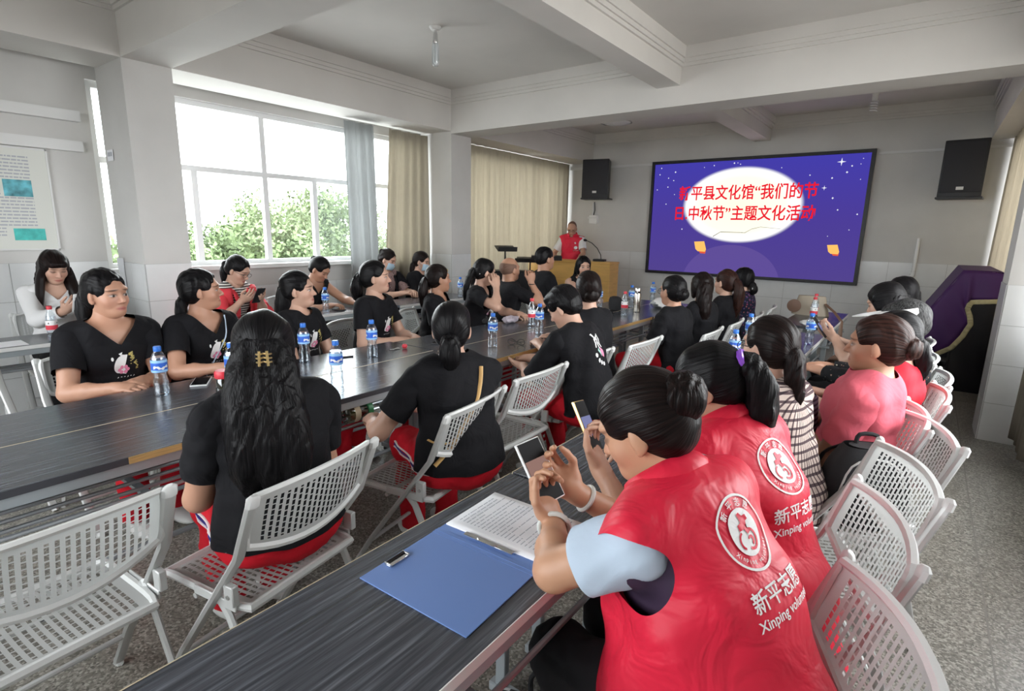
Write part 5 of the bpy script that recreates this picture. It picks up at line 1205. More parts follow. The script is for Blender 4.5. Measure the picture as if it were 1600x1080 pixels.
        if tl:
            lo = np.min([q.box()[0] for q, _ in tl], 0); hi = np.max([q.box()[1] for q, _ in tl], 0); f4 = Field(lo - 0.01, hi + 0.01, big)
            for q, k in tl: f4.add(q, k)
            f4.ripple(0.0030, 95, 5, (1.0, 1.0, 0.12)); hparts.append(f4.mesh())
        V, Ft = cat(hparts); me = npmesh('hair', V, Ft); q = ((V - H) @ Rh) / hs_; n0 = len(hv)
        v = q - np.array(tie); ang = np.arctan2(v[:, 0], v[:, 2] + 0.02); hsv = np.stack([ang * 16, np.linalg.norm(v, axis=1) * 8, np.zeros(len(V))], 1)
        hsv[n0:] = np.stack([V[n0:, 0] * 210, V[n0:, 1] * 210, V[n0:, 2] * 7], 1)
        if hair in ('short',): hsv = q * np.array((150, 150, 40))
        a = me.attributes.new('hs', 'FLOAT_VECTOR', 'POINT'); a.data.foreach_set('vector', hsv.astype(np.float32).ravel())
        obj('hair', me, hairm, e)
    # clothes
    uc = lambda V: (V - Nk) @ d2
    def neck_clip(V, Ft, kind, grow=0.0):
        c0 = Nk + f2 * 0.012 + d2 * 0.035; r = 0.083 if kind != 'wide' else 0.10
        g = np.linalg.norm(V - c0, axis=1) - r * s - grow; V, Ft = clip(V, Ft, g)
        if kind in ('v', 'deepv'):
            k = 1.1 if kind == 'v' else 2.3; u0 = -0.082 if kind == 'v' else -0.26
            g = np.maximum((u0 * s + k * np.abs(V[:, 0])) - uc(V), -((V - Nk) @ f2) + 0.0); V, Ft = clip(V, Ft, g)
        return V, Ft
    def shell(off, hemz, kind, amp=0.0055, extra=(), h=0.0125, grow=0.0, cutarm=None, freq=16, seed=3):
        pr = torso(off) + list(extra); lo = np.min([q.box()[0] for q, _ in pr], 0); hi = np.max([q.box()[1] for q, _ in pr], 0); f5 = Field(lo, hi, h * res)
        for q, k in pr: f5.add(q, k)
        f5.ripple(amp, freq, seed, (1, 1, 0.6)); V, Ft = f5.mesh(); V, Ft = neck_clip(V, Ft, kind, grow)
        if hemz is not None: V, Ft = clip(V, Ft, V[:, 2] - hemz)
        if cutarm:
            for sd in (-1, 1): V, Ft = clip(V, Ft, np.linalg.norm((V - S[sd] - ex * sd * cutarm[2] + d2 * cutarm[1]) / np.array((1, 1, 1)), axis=1) - cutarm[0])
        return V, Ft
    def sleeves(end, off, flare=0.0, h=0.0115):
        out = []
        for sd in (-1, 1):
            l1 = np.linalg.norm(Eb[sd] - S[sd]); u = nrm(Eb[sd] - S[sd])
            pr = [(Cone(S[sd], S[sd] + u * l1 * min(1, end + 0.25), (0.050 * fat ** 0.7 + off) * s, (0.041 * fat ** 0.5 + off + flare) * s), 0.02)]
            if end > 1: pr = [(Cone(S[sd], Eb[sd], (0.050 * fat ** 0.7 + off) * s, (0.041 + off) * s), 0.02), (Cone(Eb[sd], Wr[sd] + (Wr[sd] - Eb[sd]) * 0.1, (0.041 + off) * s, (0.028 + off) * s), 0.02)]
            lo = np.min([q.box()[0] for q, _ in pr], 0); hi = np.max([q.box()[1] for q, _ in pr], 0); f6 = Field(lo, hi, h * res)
            for q, k in pr: f6.add(q, k)
            f6.ripple(0.0025, 26, sd + 7); V, Ft = f6.mesh()
            if end <= 1: V, Ft = clip(V, Ft, l1 * end - (V - S[sd]) @ u)
            else:
                u2 = nrm(Wr[sd] - Eb[sd]); V, Ft = clip(V, Ft, (end - 1) * np.linalg.norm(Wr[sd] - Eb[sd]) - (V - Eb[sd]) @ u2)
            out.append((V, tri(Ft)))
        return out
    skirt = [] if stand else [(Ell(P + A3(0, -0.01, -0.02), np.array((0.178, 0.128, 0.11)) * fat * s), 0.05)]
    gar = None
    if top == 'tee':
        V, Ft = cat([shell(0.014, hem, neck, extra=[(q, k) for q, k in skirt])] + (sleeves(sleeve, 0.014, 0.008) if sleeve else []))
        if sleeve == 0: V, Ft = shell(0.012, hem, neck, extra=skirt, cutarm=(0.072, 0.0, 0.03))
        gar = obj('shirt', npmesh('shirt', V, Ft), topm, e); info['bvh'] = to_bvh(V, Ft)
        if topm == 'check':
            a = gar.data.attributes.new('uvg', 'FLOAT_VECTOR', 'POINT'); cx = V - P; a.data.foreach_set('vector', np.stack([np.arctan2(cx[:, 0], cx[:, 1] + 0.02) * 0.15 + 5, V[:, 2], np.zeros(len(V))], 1).astype(np.float32).ravel())
    elif top in ('vest', 'jacket'):
        um = under or 'shirt_white'
        V, Ft = shell(0.012, hem, 'crew'); so = obj('shirt', npmesh('shirt', V, Ft), under2 or um, e)
        for V, Ft in sleeves(sleeve, 0.016, 0.012): obj('sleeve', npmesh('sleeve', V, Ft), um, so)
        if top == 'vest':
            ext = [(Loft([P + d1 * Ls * 0.30, P - d1 * 0.02, P - d1 * 0.12 - A3(0, 0.0, 0.06)], np.array((0.150, 0.185, 0.215 * wide)) * s, np.array((0.115, 0.145, 0.175 * wide)) * s, ex), 0.06)]
            if flap: ext += [(Ell(P + A3(0, 0.11, 0.0), np.array((0.200, 0.20, 0.27)) * s), 0.16)]
            V, Ft = shell(0.030, hem - (0.17 if flap else 0.10), 'crew', 0.0075, ext, 0.0115, 0.006, (0.084, 0.035, 0.042), 17, 11)
            gar = obj('vest', npmesh('vest', V, Ft), 'vest_red', e); info['bvh'] = to_bvh(V, Ft); info['vest'] = gar
            cpt = [Nk + d2 * (0.040 - 0.02 * math.cos(t)) + (ex * math.sin(t) * 0.083 + f2 * (math.cos(t) * 0.080 + 0.012)) * s for t in np.linspace(0.35, 2 * PI - 0.35, 22)]
            obj('collar', MB().tube(cpt, 0.026, 8, flat=(0.4, 1.0)).mesh('collar'), 'vest_red', gar)
    # legs and shoes
    if pants:
        pr = []; kz = 0.50
        for sd in (-1, 1):
            hp_ = P + ex * sd * 0.085 * s; sw = (legs or {}).get(sd, (0.10, 0.40)); kn = A3(sd * sw[0], sw[1], kz) if not stand else A3(sd * 0.09, 0.015, 0.50 * s); an = A3(sd * (sw[0] - 0.01), sw[1] - 0.05 + (legs or {}).get('back', 0.0), 0.085) if not stand else A3(sd * 0.09, -0.02, 0.085)
            pr += [(Cone(hp_, kn, 0.092 * s * fat, 0.070 * s), 0.04), (Cone(kn, an, 0.068 * s, 0.060 * s), 0.03)]
            sh = obj('shoe', MB().grid(lambda u, v, an=an: (an[0] + (0.043 * math.sin(PI * v) ** 0.5 + 0.004) * math.cos(2 * PI * u) * (0.9 + 0.2 * math.sin(PI * v)), an[1] - 0.07 + 0.25 * v, max(0.0, 0.045 - 0.02 * v + (0.047 - 0.022 * v) * math.sin(2 * PI * u) * math.sin(PI * v) ** 0.4)), 14, 10).mesh('shoe', 60), shoes, e)
        pr.append((Ell(P + A3(0, -0.005, -0.02), np.array((0.172, 0.128, 0.105)) * fat * s), 0.05))
        lo = np.min([q.box()[0] for q, _ in pr], 0); hi = np.max([q.box()[1] for q, _ in pr], 0); f7 = Field(lo, hi, 0.017 * res)
        for q, k in pr: f7.add(q, k)
        f7.ripple(0.005, 17, 21); V, Ft = f7.mesh(); V, Ft = clip(V, Ft, V[:, 2] - 0.075); pn_ = obj('trousers', npmesh('trousers', V, Ft), pants, e); info['pants'] = pn_; info['pbvh'] = to_bvh(V, Ft)
    tag(e, label, 'person'); info['gar'] = gar; return info

# add-ons -----------------------------------------------------------
def hp(i, x, y, z): return i['H'] + i['Rh'] @ (np.array((x, y, z)) * i['hs'])
def glasses(i, m='lens_black'):
    g = None
    fr = MB()
    for sx in (-1, 1): fr.tube([hp(i, sx * 0.032 + 0.024 * math.cos(t * PI / 8), 0.098 - 0.2 * abs(0.024 * math.cos(t * PI / 8) + 0.01) * (1 if math.cos(t * PI / 8) > 0 else 0.2), -0.002 + 0.018 * math.sin(t * PI / 8)) for t in range(16)], 0.0018, 5, closed=True)
    fr.tube([hp(i, -0.009, 0.100, 0.002), hp(i, 0.009, 0.100, 0.002)], 0.0018, 5)
    o = obj('glasses', fr, m, i['e'])
    for sx in (-1, 1): obj('temple', MB().tube([hp(i, sx * 0.056, 0.090, 0.004), hp(i, sx * 0.074, 0.05, 0.004), hp(i, sx * 0.080, -0.01, 0.004), hp(i, sx * 0.078, -0.02, -0.01)], 0.0017, 5), m, o)
def facemask(i):
    def fn(u, v):
        t = (u - 0.5) * 2.2; w = 0.072 + 0.010 * math.sin(PI * v); z = -0.098 + 0.085 * v
        return tuple(hp(i, w * math.sin(t) * 1.02, -0.002 + (0.100 + 0.012 * math.sin(PI * v * 0.8 + 0.5) - 0.018 * (1 - v)) * math.cos(t) ** 0.8 if math.cos(t) > 0 else -0.002, z))
    o = obj('face_mask', MB().grid(fn, 18, 8).mesh('mask', 60, fix=False), 'mask', i['e']); o.modifiers.new('s', 'SOLIDIFY').thickness = 0.002
    for sx in (-1, 1): obj('ear_loop', MB().tube([hp(i, sx * 0.066, 0.045, -0.02), hp(i, sx * 0.077, 0.01, -0.005), hp(i, sx * 0.082, -0.012, -0.01), hp(i, sx * 0.072, 0.03, -0.075)], 0.0013, 5), 'mask', o)
def flower_clip(i, x, y, z, r=0.012, m='label_white', n=3, name='hair_clip'):
    b = MB(); rr = random.Random(3)
    for k in range(n):
        c = np.array((x, y, z)) + np.array((rr.uniform(-1, 1), rr.uniform(-0.3, 0.3), rr.uniform(-1, 1))) * r * 1.6
        for a in range(5):
            q = c + np.array((math.cos(a * 1.257), 0, math.sin(a * 1.257))) * r * 0.7; b.lathe([(0.001, -r * 0.5), (r * 0.55, 0), (0.001, r * 0.5)], 7, tuple(hp(i, *q)))
    return obj(name, b, m, i['e'])
def claw_clip(i, x, y, z, m='gold'):
    b = MB()
    for sx in (-1, 1):
        for k in range(3): b.tube([hp(i, x, y - 0.006, z + 0.012 - 0.012 * k), hp(i, x + sx * 0.012, y - 0.012, z + 0.010 - 0.012 * k), hp(i, x + sx * 0.020, y + 0.004, z + 0.008 - 0.012 * k)], 0.003, 6)
        b.tube([hp(i, x + sx * 0.010, y - 0.012, z + 0.020), hp(i, x + sx * 0.012, y - 0.013, z - 0.024)], 0.004, 6)
    return obj('hair_clip', b, m, i['e'])
def beads(i, x, y, z, r, m, name='hair_tie', n=10, rr=0.02):
    b = MB().tube([hp(i, x + rr * math.cos(t * 2 * PI / n), y, z + rr * math.sin(t * 2 * PI / n)) for t in range(n)], r, 7, closed=True); return obj(name, b, m, i['e'])
def chest_print(i):
    e = i['gar']; bv = i['bvh']; o = i['N'] - i['d2'] * 0.185 * (i['Ls'] / 0.46) - i['ex'] * 0.015 + i['f2'] * 0.02; r, u = -i['ex'], i['d2']       # seen from the front, right is -x
    hull = [(0.055 * math.cos(a), 0.055 * math.sin(a)) for a in np.linspace(PI * 0.45, PI * 1.25, 14)] + [(0.0, -0.05), (-0.006, 0.0)]
    decal('print_fan', *poly2d([(x + 0.0, y) for x, y in hull]), bv, o, r, u, 'print_white', e)
    for k in range(6):
        a = k * PI / 3; decal('print_petal', *poly2d([(-0.012 + 0.018 * math.cos(a) + 0.011 * math.cos(t) * 0.8, -0.022 + 0.016 * math.sin(a) + 0.011 * math.sin(t)) for t in np.linspace(0, 2 * PI, 7)[:-1]]), bv, o, r, u, 'print_pink', e, off=0.0034)
    rr = random.Random(5); L_ = []
    for (x, y, w, h) in ((0.022, 0.058, 0.020, 0.010), (0.030, 0.034, 0.016, 0.014), (0.040, 0.008, 0.018, 0.012), (0.048, -0.016, 0.012, 0.018), (0.026, 0.046, 0.010, 0.006), (0.020, 0.020, 0.006, 0.030)):
        for q in range(3):
            a = rr.uniform(-0.8, 0.8); c = math.cos(a); s_ = math.sin(a); pts = [(-w / 2, -0.0022), (w / 2, -0.0022), (w / 2, 0.0022), (-w / 2, 0.0022)]; L_.append(poly2d([(x + px * c - py * s_, y + (q - 1) * h * 0.5 + px * s_ + py * c) for px, py in pts]))
    decal('print_strokes', *join2d(L_), bv, o, r, u, 'print_gold', e)
    decal('print_bird', *poly2d([(-0.03, 0.062), (-0.012, 0.070), (-0.016, 0.058), (0.0, 0.052), (-0.02, 0.050)]), bv, o, r, u, 'print_white', e)
    decal('print_dot', *poly2d([(-0.060 + 0.006 * math.cos(t), 0.040 + 0.010 * math.sin(t)) for t in np.linspace(0, 2 * PI, 9)[:-1]]), bv, o, r, u, 'print_white', e)
    L_ = [poly2d([(x, -0.068 + rr.uniform(-0.004, 0.004)), (x + 0.008, -0.066), (x + 0.006, -0.061)]) for x in np.linspace(-0.04, 0.03, 6)]
    decal('print_dash', *join2d(L_), bv, o, r, u, 'print_white', e)
def vest_back(i, dz=0.0, sc=1.0, off_x=0.0):
    e = i['vest']; bv = i['bvh']; r, u = i['ex'], i['d2']; o = i['mid'] + i['d2'] * i['Ls'] * (0.13 + dz) + i['ex'] * off_x
    em = [ring2d(0.084 * sc, 0.090 * sc, 44), (lambda V, T: (V, T))(*ring2d(0.0, 0.056 * sc, 30))]
    decal('emblem_ring', *em[0], bv, o, r, u, 'print_white', e)
    decal('emblem_disc', *em[1], bv, o, r, u, 'print_white', e)
    # stylised figure in the disc: head blob, sweeping arcs
    fig = [poly2d([(x * 0.056 * sc, y * 0.056 * sc) for x, y in ((-0.15, 0.75), (0.05, 0.80), (0.15, 0.62), (0.42, 0.62), (0.45, 0.42), (0.22, 0.38), (0.12, 0.15), (0.25, -0.05), (0.02, -0.12), (-0.12, 0.12), (-0.45, 0.12), (-0.42, 0.35), (-0.15, 0.42))])]
    for (cx, cy, r0, r1, a0, a1) in ((0.12, -0.35, 0.34, 0.46, -2.3, 1.7), (0.10, -0.40, 0.10, 0.22, -1.4, 2.6), (-0.30, -0.30, 0.30, 0.40, 1.8, 4.2)):
        V, T = ring2d(r0 * 0.056 * sc, r1 * 0.056 * sc, 14, a0, a1); fig.append((V + np.array((cx, cy)) * 0.056 * sc, T))
    decal('emblem_figure', *join2d(fig), bv, o, r, u, 'vest_red', e, off=0.0034)
    for txt, rad, size, a0, da, flip in (('新平志愿', 0.070, 0.022, PI / 2 + 0.75, -0.5, False), ('Xinping volunteer', 0.0705, 0.013, PI * 1.5 - 1.05, 0.13, True)):
        ringt = []
        for k, ch in enumerate(txt):
            if ch == ' ': continue
            V, T = text2d(ch, None, None, 0.008); V = V * size * sc * (1.0 if not flip else 1.15); a = a0 + da * k; b = a - PI / 2 if not flip else a + PI / 2
            Rm = np.array(((math.cos(b), -math.sin(b)), (math.sin(b), math.cos(b)))); ringt.append((V @ Rm.T + np.array((math.cos(a), math.sin(a))) * rad * sc, T))
        decal('emblem_lettering', *join2d(ringt), bv, o, r, u, 'print_white', e, maxlen=0.02)
    V, T = text2d('新平志愿', 0.205 * sc, 0.047 * sc, 0.012); decal('lettering', V + np.array((0, -0.135)) * sc, T, bv, o, r, u, 'print_white', e)
    V, T = text2d('Xinping volunteer', 0.235 * sc, 0.030 * sc, 0.015); decal('lettering', V + np.array((0.01, -0.185)) * sc, T, bv, o, r, u, 'print_white', e)
def held_phone(name, c, w_dir, l_dir, body, label, pic=None, w=0.076, l=0.158):
    """c centre (world), w_dir across, l_dir along"""
    a = Vector(nrm(w_dir)); b = Vector(nrm(np.asarray(l_dir) - np.dot(l_dir, nrm(w_dir)) * nrm(w_dir))); n = a.cross(b)
    M = Matrix((a, b, n)).transposed().to_4x4(); M.translation = Vector(c); e = empty(name); e.matrix_world = M
    obj('case', MB().box(-w / 2, w / 2, -l / 2, l / 2, -0.009, 0).mesh('case', bevel=2, bw=0.003), body, e); obj('screen', MB().box(-w / 2 + 0.003, w / 2 - 0.003, -l / 2 + 0.003, l / 2 - 0.003, -0.0005, 0.0006), 'phone_black', e)
    if pic:
        s_ = obj('picture', MB().box(-w / 2 + 0.004, w / 2 - 0.004, -0.028, 0.030, 0.0006, 0.0012), pic, e)
    return tag(e, label, 'phone')
# ------------------------------------------------------------------ the people, each on a chair
def sit(i, label, az=None, back=0.03, at=None):
    r = i['root'];
    if at: return chair(at[0], at[1], az, label)
    a = az if az is not None else math.degrees(i['e'].rotation_euler[2]) + 90
    t = math.radians(a); chair(r[0] + back * math.cos(t), r[1] + back * math.sin(t), a, label); return i
def front(i, pts, off=0.006):
    out = []
    for x, dz in pts:
        h = i['bvh'].ray_cast(Vector((x, 0.8, i['N'][2] + dz)), Vector((0, -1, 0)), 1.2)
        if h[0] is not None: out.append(np.array(h[0]) + np.array(h[1]) * off)
    return smooth_pts(out, 3)
PONY = [(0, -0.095, 0.01, 0.026), (0, -0.125, -0.005, 0.030), (0, -0.140, -0.07, 0.034), (0, -0.135, -0.15, 0.026), (0, -0.130, -0.20, 0.010)]
LOWPONY = [(0, -0.085, -0.045, 0.026), (0, -0.105, -0.075, 0.030), (0, -0.112, -0.13, 0.032), (0, -0.108, -0.19, 0.022), (0, -0.105, -0.23, 0.008)]
SK1, SK2, SK3 = (0.50, 0.27, 0.18), (0.56, 0.34, 0.25), (0.42, 0.22, 0.14)
# far side of the long table, from the left
i = person('woman in a black printed T-shirt, leftmost at the long table', (-3.30, 0.96, 1.285), 2, 22, 2, 4, s=1.03, fat=1.12, hair='pony', tail=[(0, -0.09, 0.0, 0.03), (0.0, -0.125, -0.02, 0.036), (0.0, -0.14, -0.09, 0.044), (0.0, -0.13, -0.17, 0.040), (0.0, -0.12, -0.24, 0.015)], neck='v', tone=SK1, L={'w': (-3.00, 0.98, 0.76)}, R={'w': (-2.98, 0.86, 0.755)}, hs=1.02)
chest_print(i); sit(i, 'folding chair of the leftmost woman at the long table')
i = person('woman in a black printed T-shirt with a low ponytail, second from the left', (-3.30, 1.41, 1.265), 12, 62, 0, 5, fat=1.03, hair='pony', tail=LOWPONY, tie=(0, -0.10, -0.06), neck='v', tone=SK1, L={'w': (-2.95, 1.52, 0.775)}, R={'w': (-2.93, 1.32, 0.775)})
chest_print(i); beads(i, 0, -0.10, -0.06, 0.008, 'label_white', 'hair_tie', 10, 0.022); obj('bag_strap', MB().tube(front(i, [(-0.085, 0.0), (-0.08, -0.05), (-0.05, -0.12), (0.0, -0.22), (0.06, -0.33)]), 0.006, 6, flat=(1, 0.5)), 'shirt_lightblue', i['e']); sit(i, 'folding chair of the woman second from the left')
i = person('woman in a black printed T-shirt with loose hair, third from the left', (-3.22, 1.97, 1.232), 22, 42, 0, 2, fat=0.98, hair='pony', tail=[(0, -0.06, 0.0, 0.066), (0, -0.085, -0.09, 0.064), (0.0, -0.100, -0.19, 0.056), (0, -0.105, -0.27, 0.02)], neck='crew', tone=SK2)
chest_print(i); sit(i, 'folding chair of the loose-haired woman third from the left')
i = person('woman in a black printed T-shirt with a curly ponytail, fourth from the left', (-3.20, 2.58, 1.28), 20, 42, 0, 4, fat=1.0, hair='pony', tail=[(0, -0.09, 0.0, 0.028), (0, -0.12, -0.01, 0.036), (0.005, -0.14, -0.07, 0.040), (-0.005, -0.14, -0.13, 0.036), (0.0, -0.13, -0.17, 0.015)], neck='crew', tone=SK2, L={'w': (-2.93, 2.72, 0.735)}, R={'w': (-2.95, 2.56, 0.735)})
chest_print(i); beads(i, 0, -0.105, 0.005, 0.006, 'gold', 'hair_tie', 10, 0.022); sit(i, 'folding chair of the curly-ponytail woman')
i = person('woman in black with a brown wavy ponytail, fifth along the far side', (-3.30, 3.33, 1.22), 28, 62, 0, 4, fat=0.98, hair='pony', hairm='hair_dark_brown', tail=[(0, -0.09, 0.0, 0.028), (0, -0.12, -0.03, 0.036), (0.0, -0.14, -0.11, 0.042), (0.0, -0.13, -0.20, 0.036), (0.0, -0.12, -0.27, 0.010)], neck='v', tone=SK3, res=1.25)
flower_clip(i, -0.02, 0.085, 0.075, 0.007, 'gold', 2); sit(i, 'folding chair of the brown-ponytail woman', None)
i = person('woman in black with a white flower clip, hand raised to her face', (-3.20, 3.86, 1.255), 24, 60, 14, 8, fat=0.98, hair='pony', tail=[(0, -0.085, 0.01, 0.026), (0, -0.125, -0.02, 0.030), (0, -0.155, -0.10, 0.030), (0, -0.175, -0.19, 0.026), (0, -0.185, -0.27, 0.010)], neck='v', tone=SK2, eyes=0, res=1.2, R={'w': (-3.03, 3.80, 1.02), 'whint': (0.5, -0.5, -0.6), 'hd': (-0.25, 0.25, 0.9), 'n': (-0.7, 0.4, 0.1), 'curl': 0.35}, L={'w': (-2.86, 3.92, 0.785), 'n': (0, 0, -1)})
chest_print(i); flower_clip(i, 0.055, -0.07, -0.005, 0.014); sit(i, 'folding chair of the woman with the white flower clip')
i = person('balding man in a black T-shirt holding his fist up, seen from the side', (-3.22, 4.24, 1.262), 66, 74, 2, 6, fat=1.1, male=True, hair='bald', hairm='hair_stubble', neck='crew', tone=SK3, res=1.2, R={'w': (-2.99, 4.28, 1.04), 'whint': (0.5, 0.1, -0.8), 'hd': (0.05, 0.05, 1), 'n': (-0.6, 0.5, 0), 'curl': 1.15}, pants='pants_black')
obj('wrist_band', MB().tube([i['W'][1] + nrm(i['W'][1] - i['E'][1]) * -0.02 + np.cross(nrm(i['W'][1] - i['E'][1]), (0.3, 1, 0)) * 0.0 + A3(0.029 * math.cos(t * PI / 7), 0.029 * math.sin(t * PI / 7), 0) for t in range(14)], 0.005, 6, closed=True), 'black_plastic', i['e']); sit(i, 'folding chair of the balding man')
i = person('man with short black hair in a black T-shirt, before the podium', (-3.30, 4.96, 1.345), 58, 66, 0, 4, s=1.05, fat=1.03, male=True, hair='manshort', neck='crew', tone=SK3, res=1.25, pants='pants_black')
sit(i, 'folding chair of the man before the podium')
i = person('woman at the far table end facing the camera, dark sleeveless top', (-3.26, 5.75, 1.232), -32, -42, 8, 14, hair='long', neck='v', topm='tee_black', sleeve=0, tone=SK2, eyes=1, res=1.3, pants='pants_black', L={'w': (-2.92, 5.56, 0.775)}, R={'w': (-2.95, 5.45, 0.775)})
sit(i, 'folding chair of the woman facing the camera at the far table end')
# near side of the long table, backs to the camera, from the left
i = person('woman with very long black hair and a gold clip, back turned, black T-shirt', (-1.68, 0.90, 1.245), 172, 146, 0, 5, s=1.04, fat=1.14, hair='long', tail=[[(x * 0.4, -0.075, 0.02, 0.050), (x * 0.8, -0.105, -0.06, 0.056), (x, -0.140, -0.15, 0.056), (x * 1.15 + 0.01, -0.165, -0.25, 0.054), (x * 1.2 + 0.01, -0.178, -0.33, 0.042), (x * 1.1 + 0.01, -0.180, -0.40, 0.014)] for x in (-0.055, 0.0, 0.058)], neck='crew', tone=SK1, hem=0.525, sleeve=0.66, res=0.9)
claw_clip(i, 0.012, -0.155, 0.005); sit(i, 'folding chair of the woman with very long hair, back to the camera', 190, 0, (-1.655, 0.83))
H0 = i
i = person('woman with a short ponytail and a tan shoulder strap, back turned', (-1.60, 1.70, 1.21), 158, 130, 6, 10, fat=1.12, hair='pony', tie=(0, -0.105, -0.035), tail=[(0, -0.09, -0.03, 0.028), (0, -0.122, -0.05, 0.036), (0, -0.130, -0.10, 0.040), (0, -0.122, -0.145, 0.026), (0, -0.118, -0.165, 0.010)], neck='crew', tone=SK2, hem=0.53, sleeve=0.66, res=0.95, L={'w': (-1.93, 1.52, 0.66)}, R={'w': (-1.90, 1.78, 0.66)})
PIX = i
def wrap(i, pts, r, m, name, off=0.006, flat=(1, 0.4)):
    """strap lying on the shirt: 2D points (x, height) cast on the back"""
    out = []
    for x, z in pts:
        h = i['bvh'].ray_cast(Vector((x, -0.6, z)), Vector((0, 1, 0)), 1.0)
        if h[0] is not None: out.append(np.array(h[0]) + np.array(h[1]) * off)
    return obj(name, MB().tube(smooth_pts(out, 2), r, 6, flat=flat), m, i['e'])
zN = i['N'][2]
wrap(i, [(0.085, zN + 0.0), (0.065, zN - 0.06), (0.025, zN - 0.14), (-0.03, zN - 0.22), (-0.09, zN - 0.30), (-0.16, zN - 0.37)], 0.0085, 'leather_tan', 'bag_strap')
wrap(i, [(-0.07, zN - 0.275), (-0.10, zN - 0.285), (-0.14, zN - 0.285), (-0.16, zN - 0.28)], 0.007, 'leather_tan', 'bag_strap_tail')
sit(i, 'folding chair of the woman with the tan shoulder strap', 190, 0, (-1.71, 1.62))
i = person('short-haired person bowed over the table, white print on the black shirt back', (-1.70, 2.70, 1.185), 168, 186, 34, 20, fat=1.05, hair='short', neck='crew', tone=SK2, hem=0.52, sleeve=0.95, eyes=0, res=1.0, L={'w': (-1.90, 2.66, 0.70), 'hd': (-0.8, 0.3, -0.1), 'n': (0, 0.4, 0.9)}, R={'w': (-1.95, 2.80, 0.72)})
o_ = i['mid'] + i['d2'] * i['Ls'] * 0.22
rr = random.Random(2); L_ = []
for k in range(9):
    a = rr.uniform(0.6, 2.2); w = rr.uniform(0.02, 0.045); x, y = (k % 3 - 1) * 0.022 + 0.02, 0.05 - (k // 3) * 0.024; pts = [(-w / 2, -0.004), (w / 2, -0.006), (w / 2, 0.005), (-w / 2, 0.004)]; L_.append(poly2d([(x + px * math.cos(a) - py * math.sin(a), y + px * math.sin(a) + py * math.cos(a)) for px, py in pts]))
decal('print_brush_strokes', *join2d(L_), i['bvh'], o_, i['ex'], i['d2'], 'print_white', i['gar'])
decal('print_lotus', *poly2d([(0.03, -0.01), (0.055, -0.03), (0.06, -0.07), (0.035, -0.06), (0.022, -0.035)]), i['bvh'], o_, i['ex'], i['d2'], 'print_pink', i['gar'])
decal('print_leaf', *poly2d([(0.01, -0.015), (0.022, -0.035), (0.030, -0.065), (0.012, -0.045), (0.0, -0.03)]), i['bvh'], o_, i['ex'], i['d2'], 'print_teal', i['gar'])
decal('print_blossom', *join2d([poly2d([(0.0 + dx + 0.011 * math.cos(t), -0.085 + dy + 0.013 * math.sin(t)) for t in np.linspace(0, 2 * PI, 7)[:-1]]) for dx, dy in ((0, 0), (0.025, -0.012), (-0.02, 0.03), (0.05, -0.02))]), i['bvh'], o_, i['ex'], i['d2'], 'print_white', i['gar'])
sit(i, 'folding chair of the bowed short-haired person', 178, 0, (-1.78, 2.80))
i = person('woman with pinned-up dark hair in plain black, back turned, beside the bowed person', (-1.74, 3.14, 1.262), 172, 138, 4, 8, fat=1.05, hair='bun', hairm='hair_dark_brown', tie=(0, -0.085, -0.03), bunr=0.048, neck='crew', tone=SK2, sleeve=0.7, res=1.1, L={'w': (-2.0, 2.98, 0.775)}, R={'w': (-2.05, 3.30, 0.775)})
sit(i, 'folding chair of the woman with pinned-up hair', 178, 0, (-1.70, 3.38))
i = person('woman with glasses and white flower clip in black, left profile, near side', (-1.52, 4.08, 1.20), 172, 158, 4, 8, fat=1.0, hair='bun', tie=(0, -0.095, -0.02), bunr=0.050, neck='crew', tone=SK1, sleeve=0.66, res=1.2)
glasses(i); flower_clip(i, -0.03, -0.09, 0.055, 0.012, n=4); sit(i, 'folding chair of the woman with glasses and flower clip', 182)
i = person('woman with long straight hair over her back, near the display, black top', (-1.48, 4.64, 1.20), 168, 120, 2, 6, fat=0.95, hair='long', hairm='hair_dark_brown', tail=[(0, -0.08, 0.01, 0.055), (0, -0.11, -0.08, 0.062), (0, -0.12, -0.20, 0.060), (0, -0.122, -0.32, 0.030)], neck='crew', tone=SK2, res=1.25)
sit(i, 'folding chair of the long straight-haired woman', 184)
i = person('woman with a reddish brown ponytail in black near the display, left profile', (-1.44, 5.20, 1.20), 176, 160, 0, 6, fat=0.97, hair='pony', hairm='hair_brown', tail=[(0, -0.085, 0.02, 0.028), (0, -0.13, 0.0, 0.036), (0, -0.155, -0.09, 0.044), (0, -0.150, -0.20, 0.040), (0, -0.140, -0.30, 0.014)], neck='crew', tone=SK2, res=1.25)
sit(i, 'folding chair of the reddish-ponytail woman', 186)
i = person('woman with a low bun and bow in a dark floral blouse, below the display', (-1.46, 5.85, 1.19), 172, 166, 2, 5, fat=0.95, hair='pony', tail=[(0, -0.085, -0.03, 0.026), (0, -0.11, -0.06, 0.034), (0.0, -0.13, -0.10, 0.034), (0, -0.115, -0.13, 0.02)], neck='crew', topm='floral_rust', tone=SK2, res=1.3, pants='pants_navy')
flower_clip(i, -0.01, -0.135, -0.075, 0.011, 'label_white', 3); sit(i, 'folding chair of the woman in the dark floral blouse', 186)
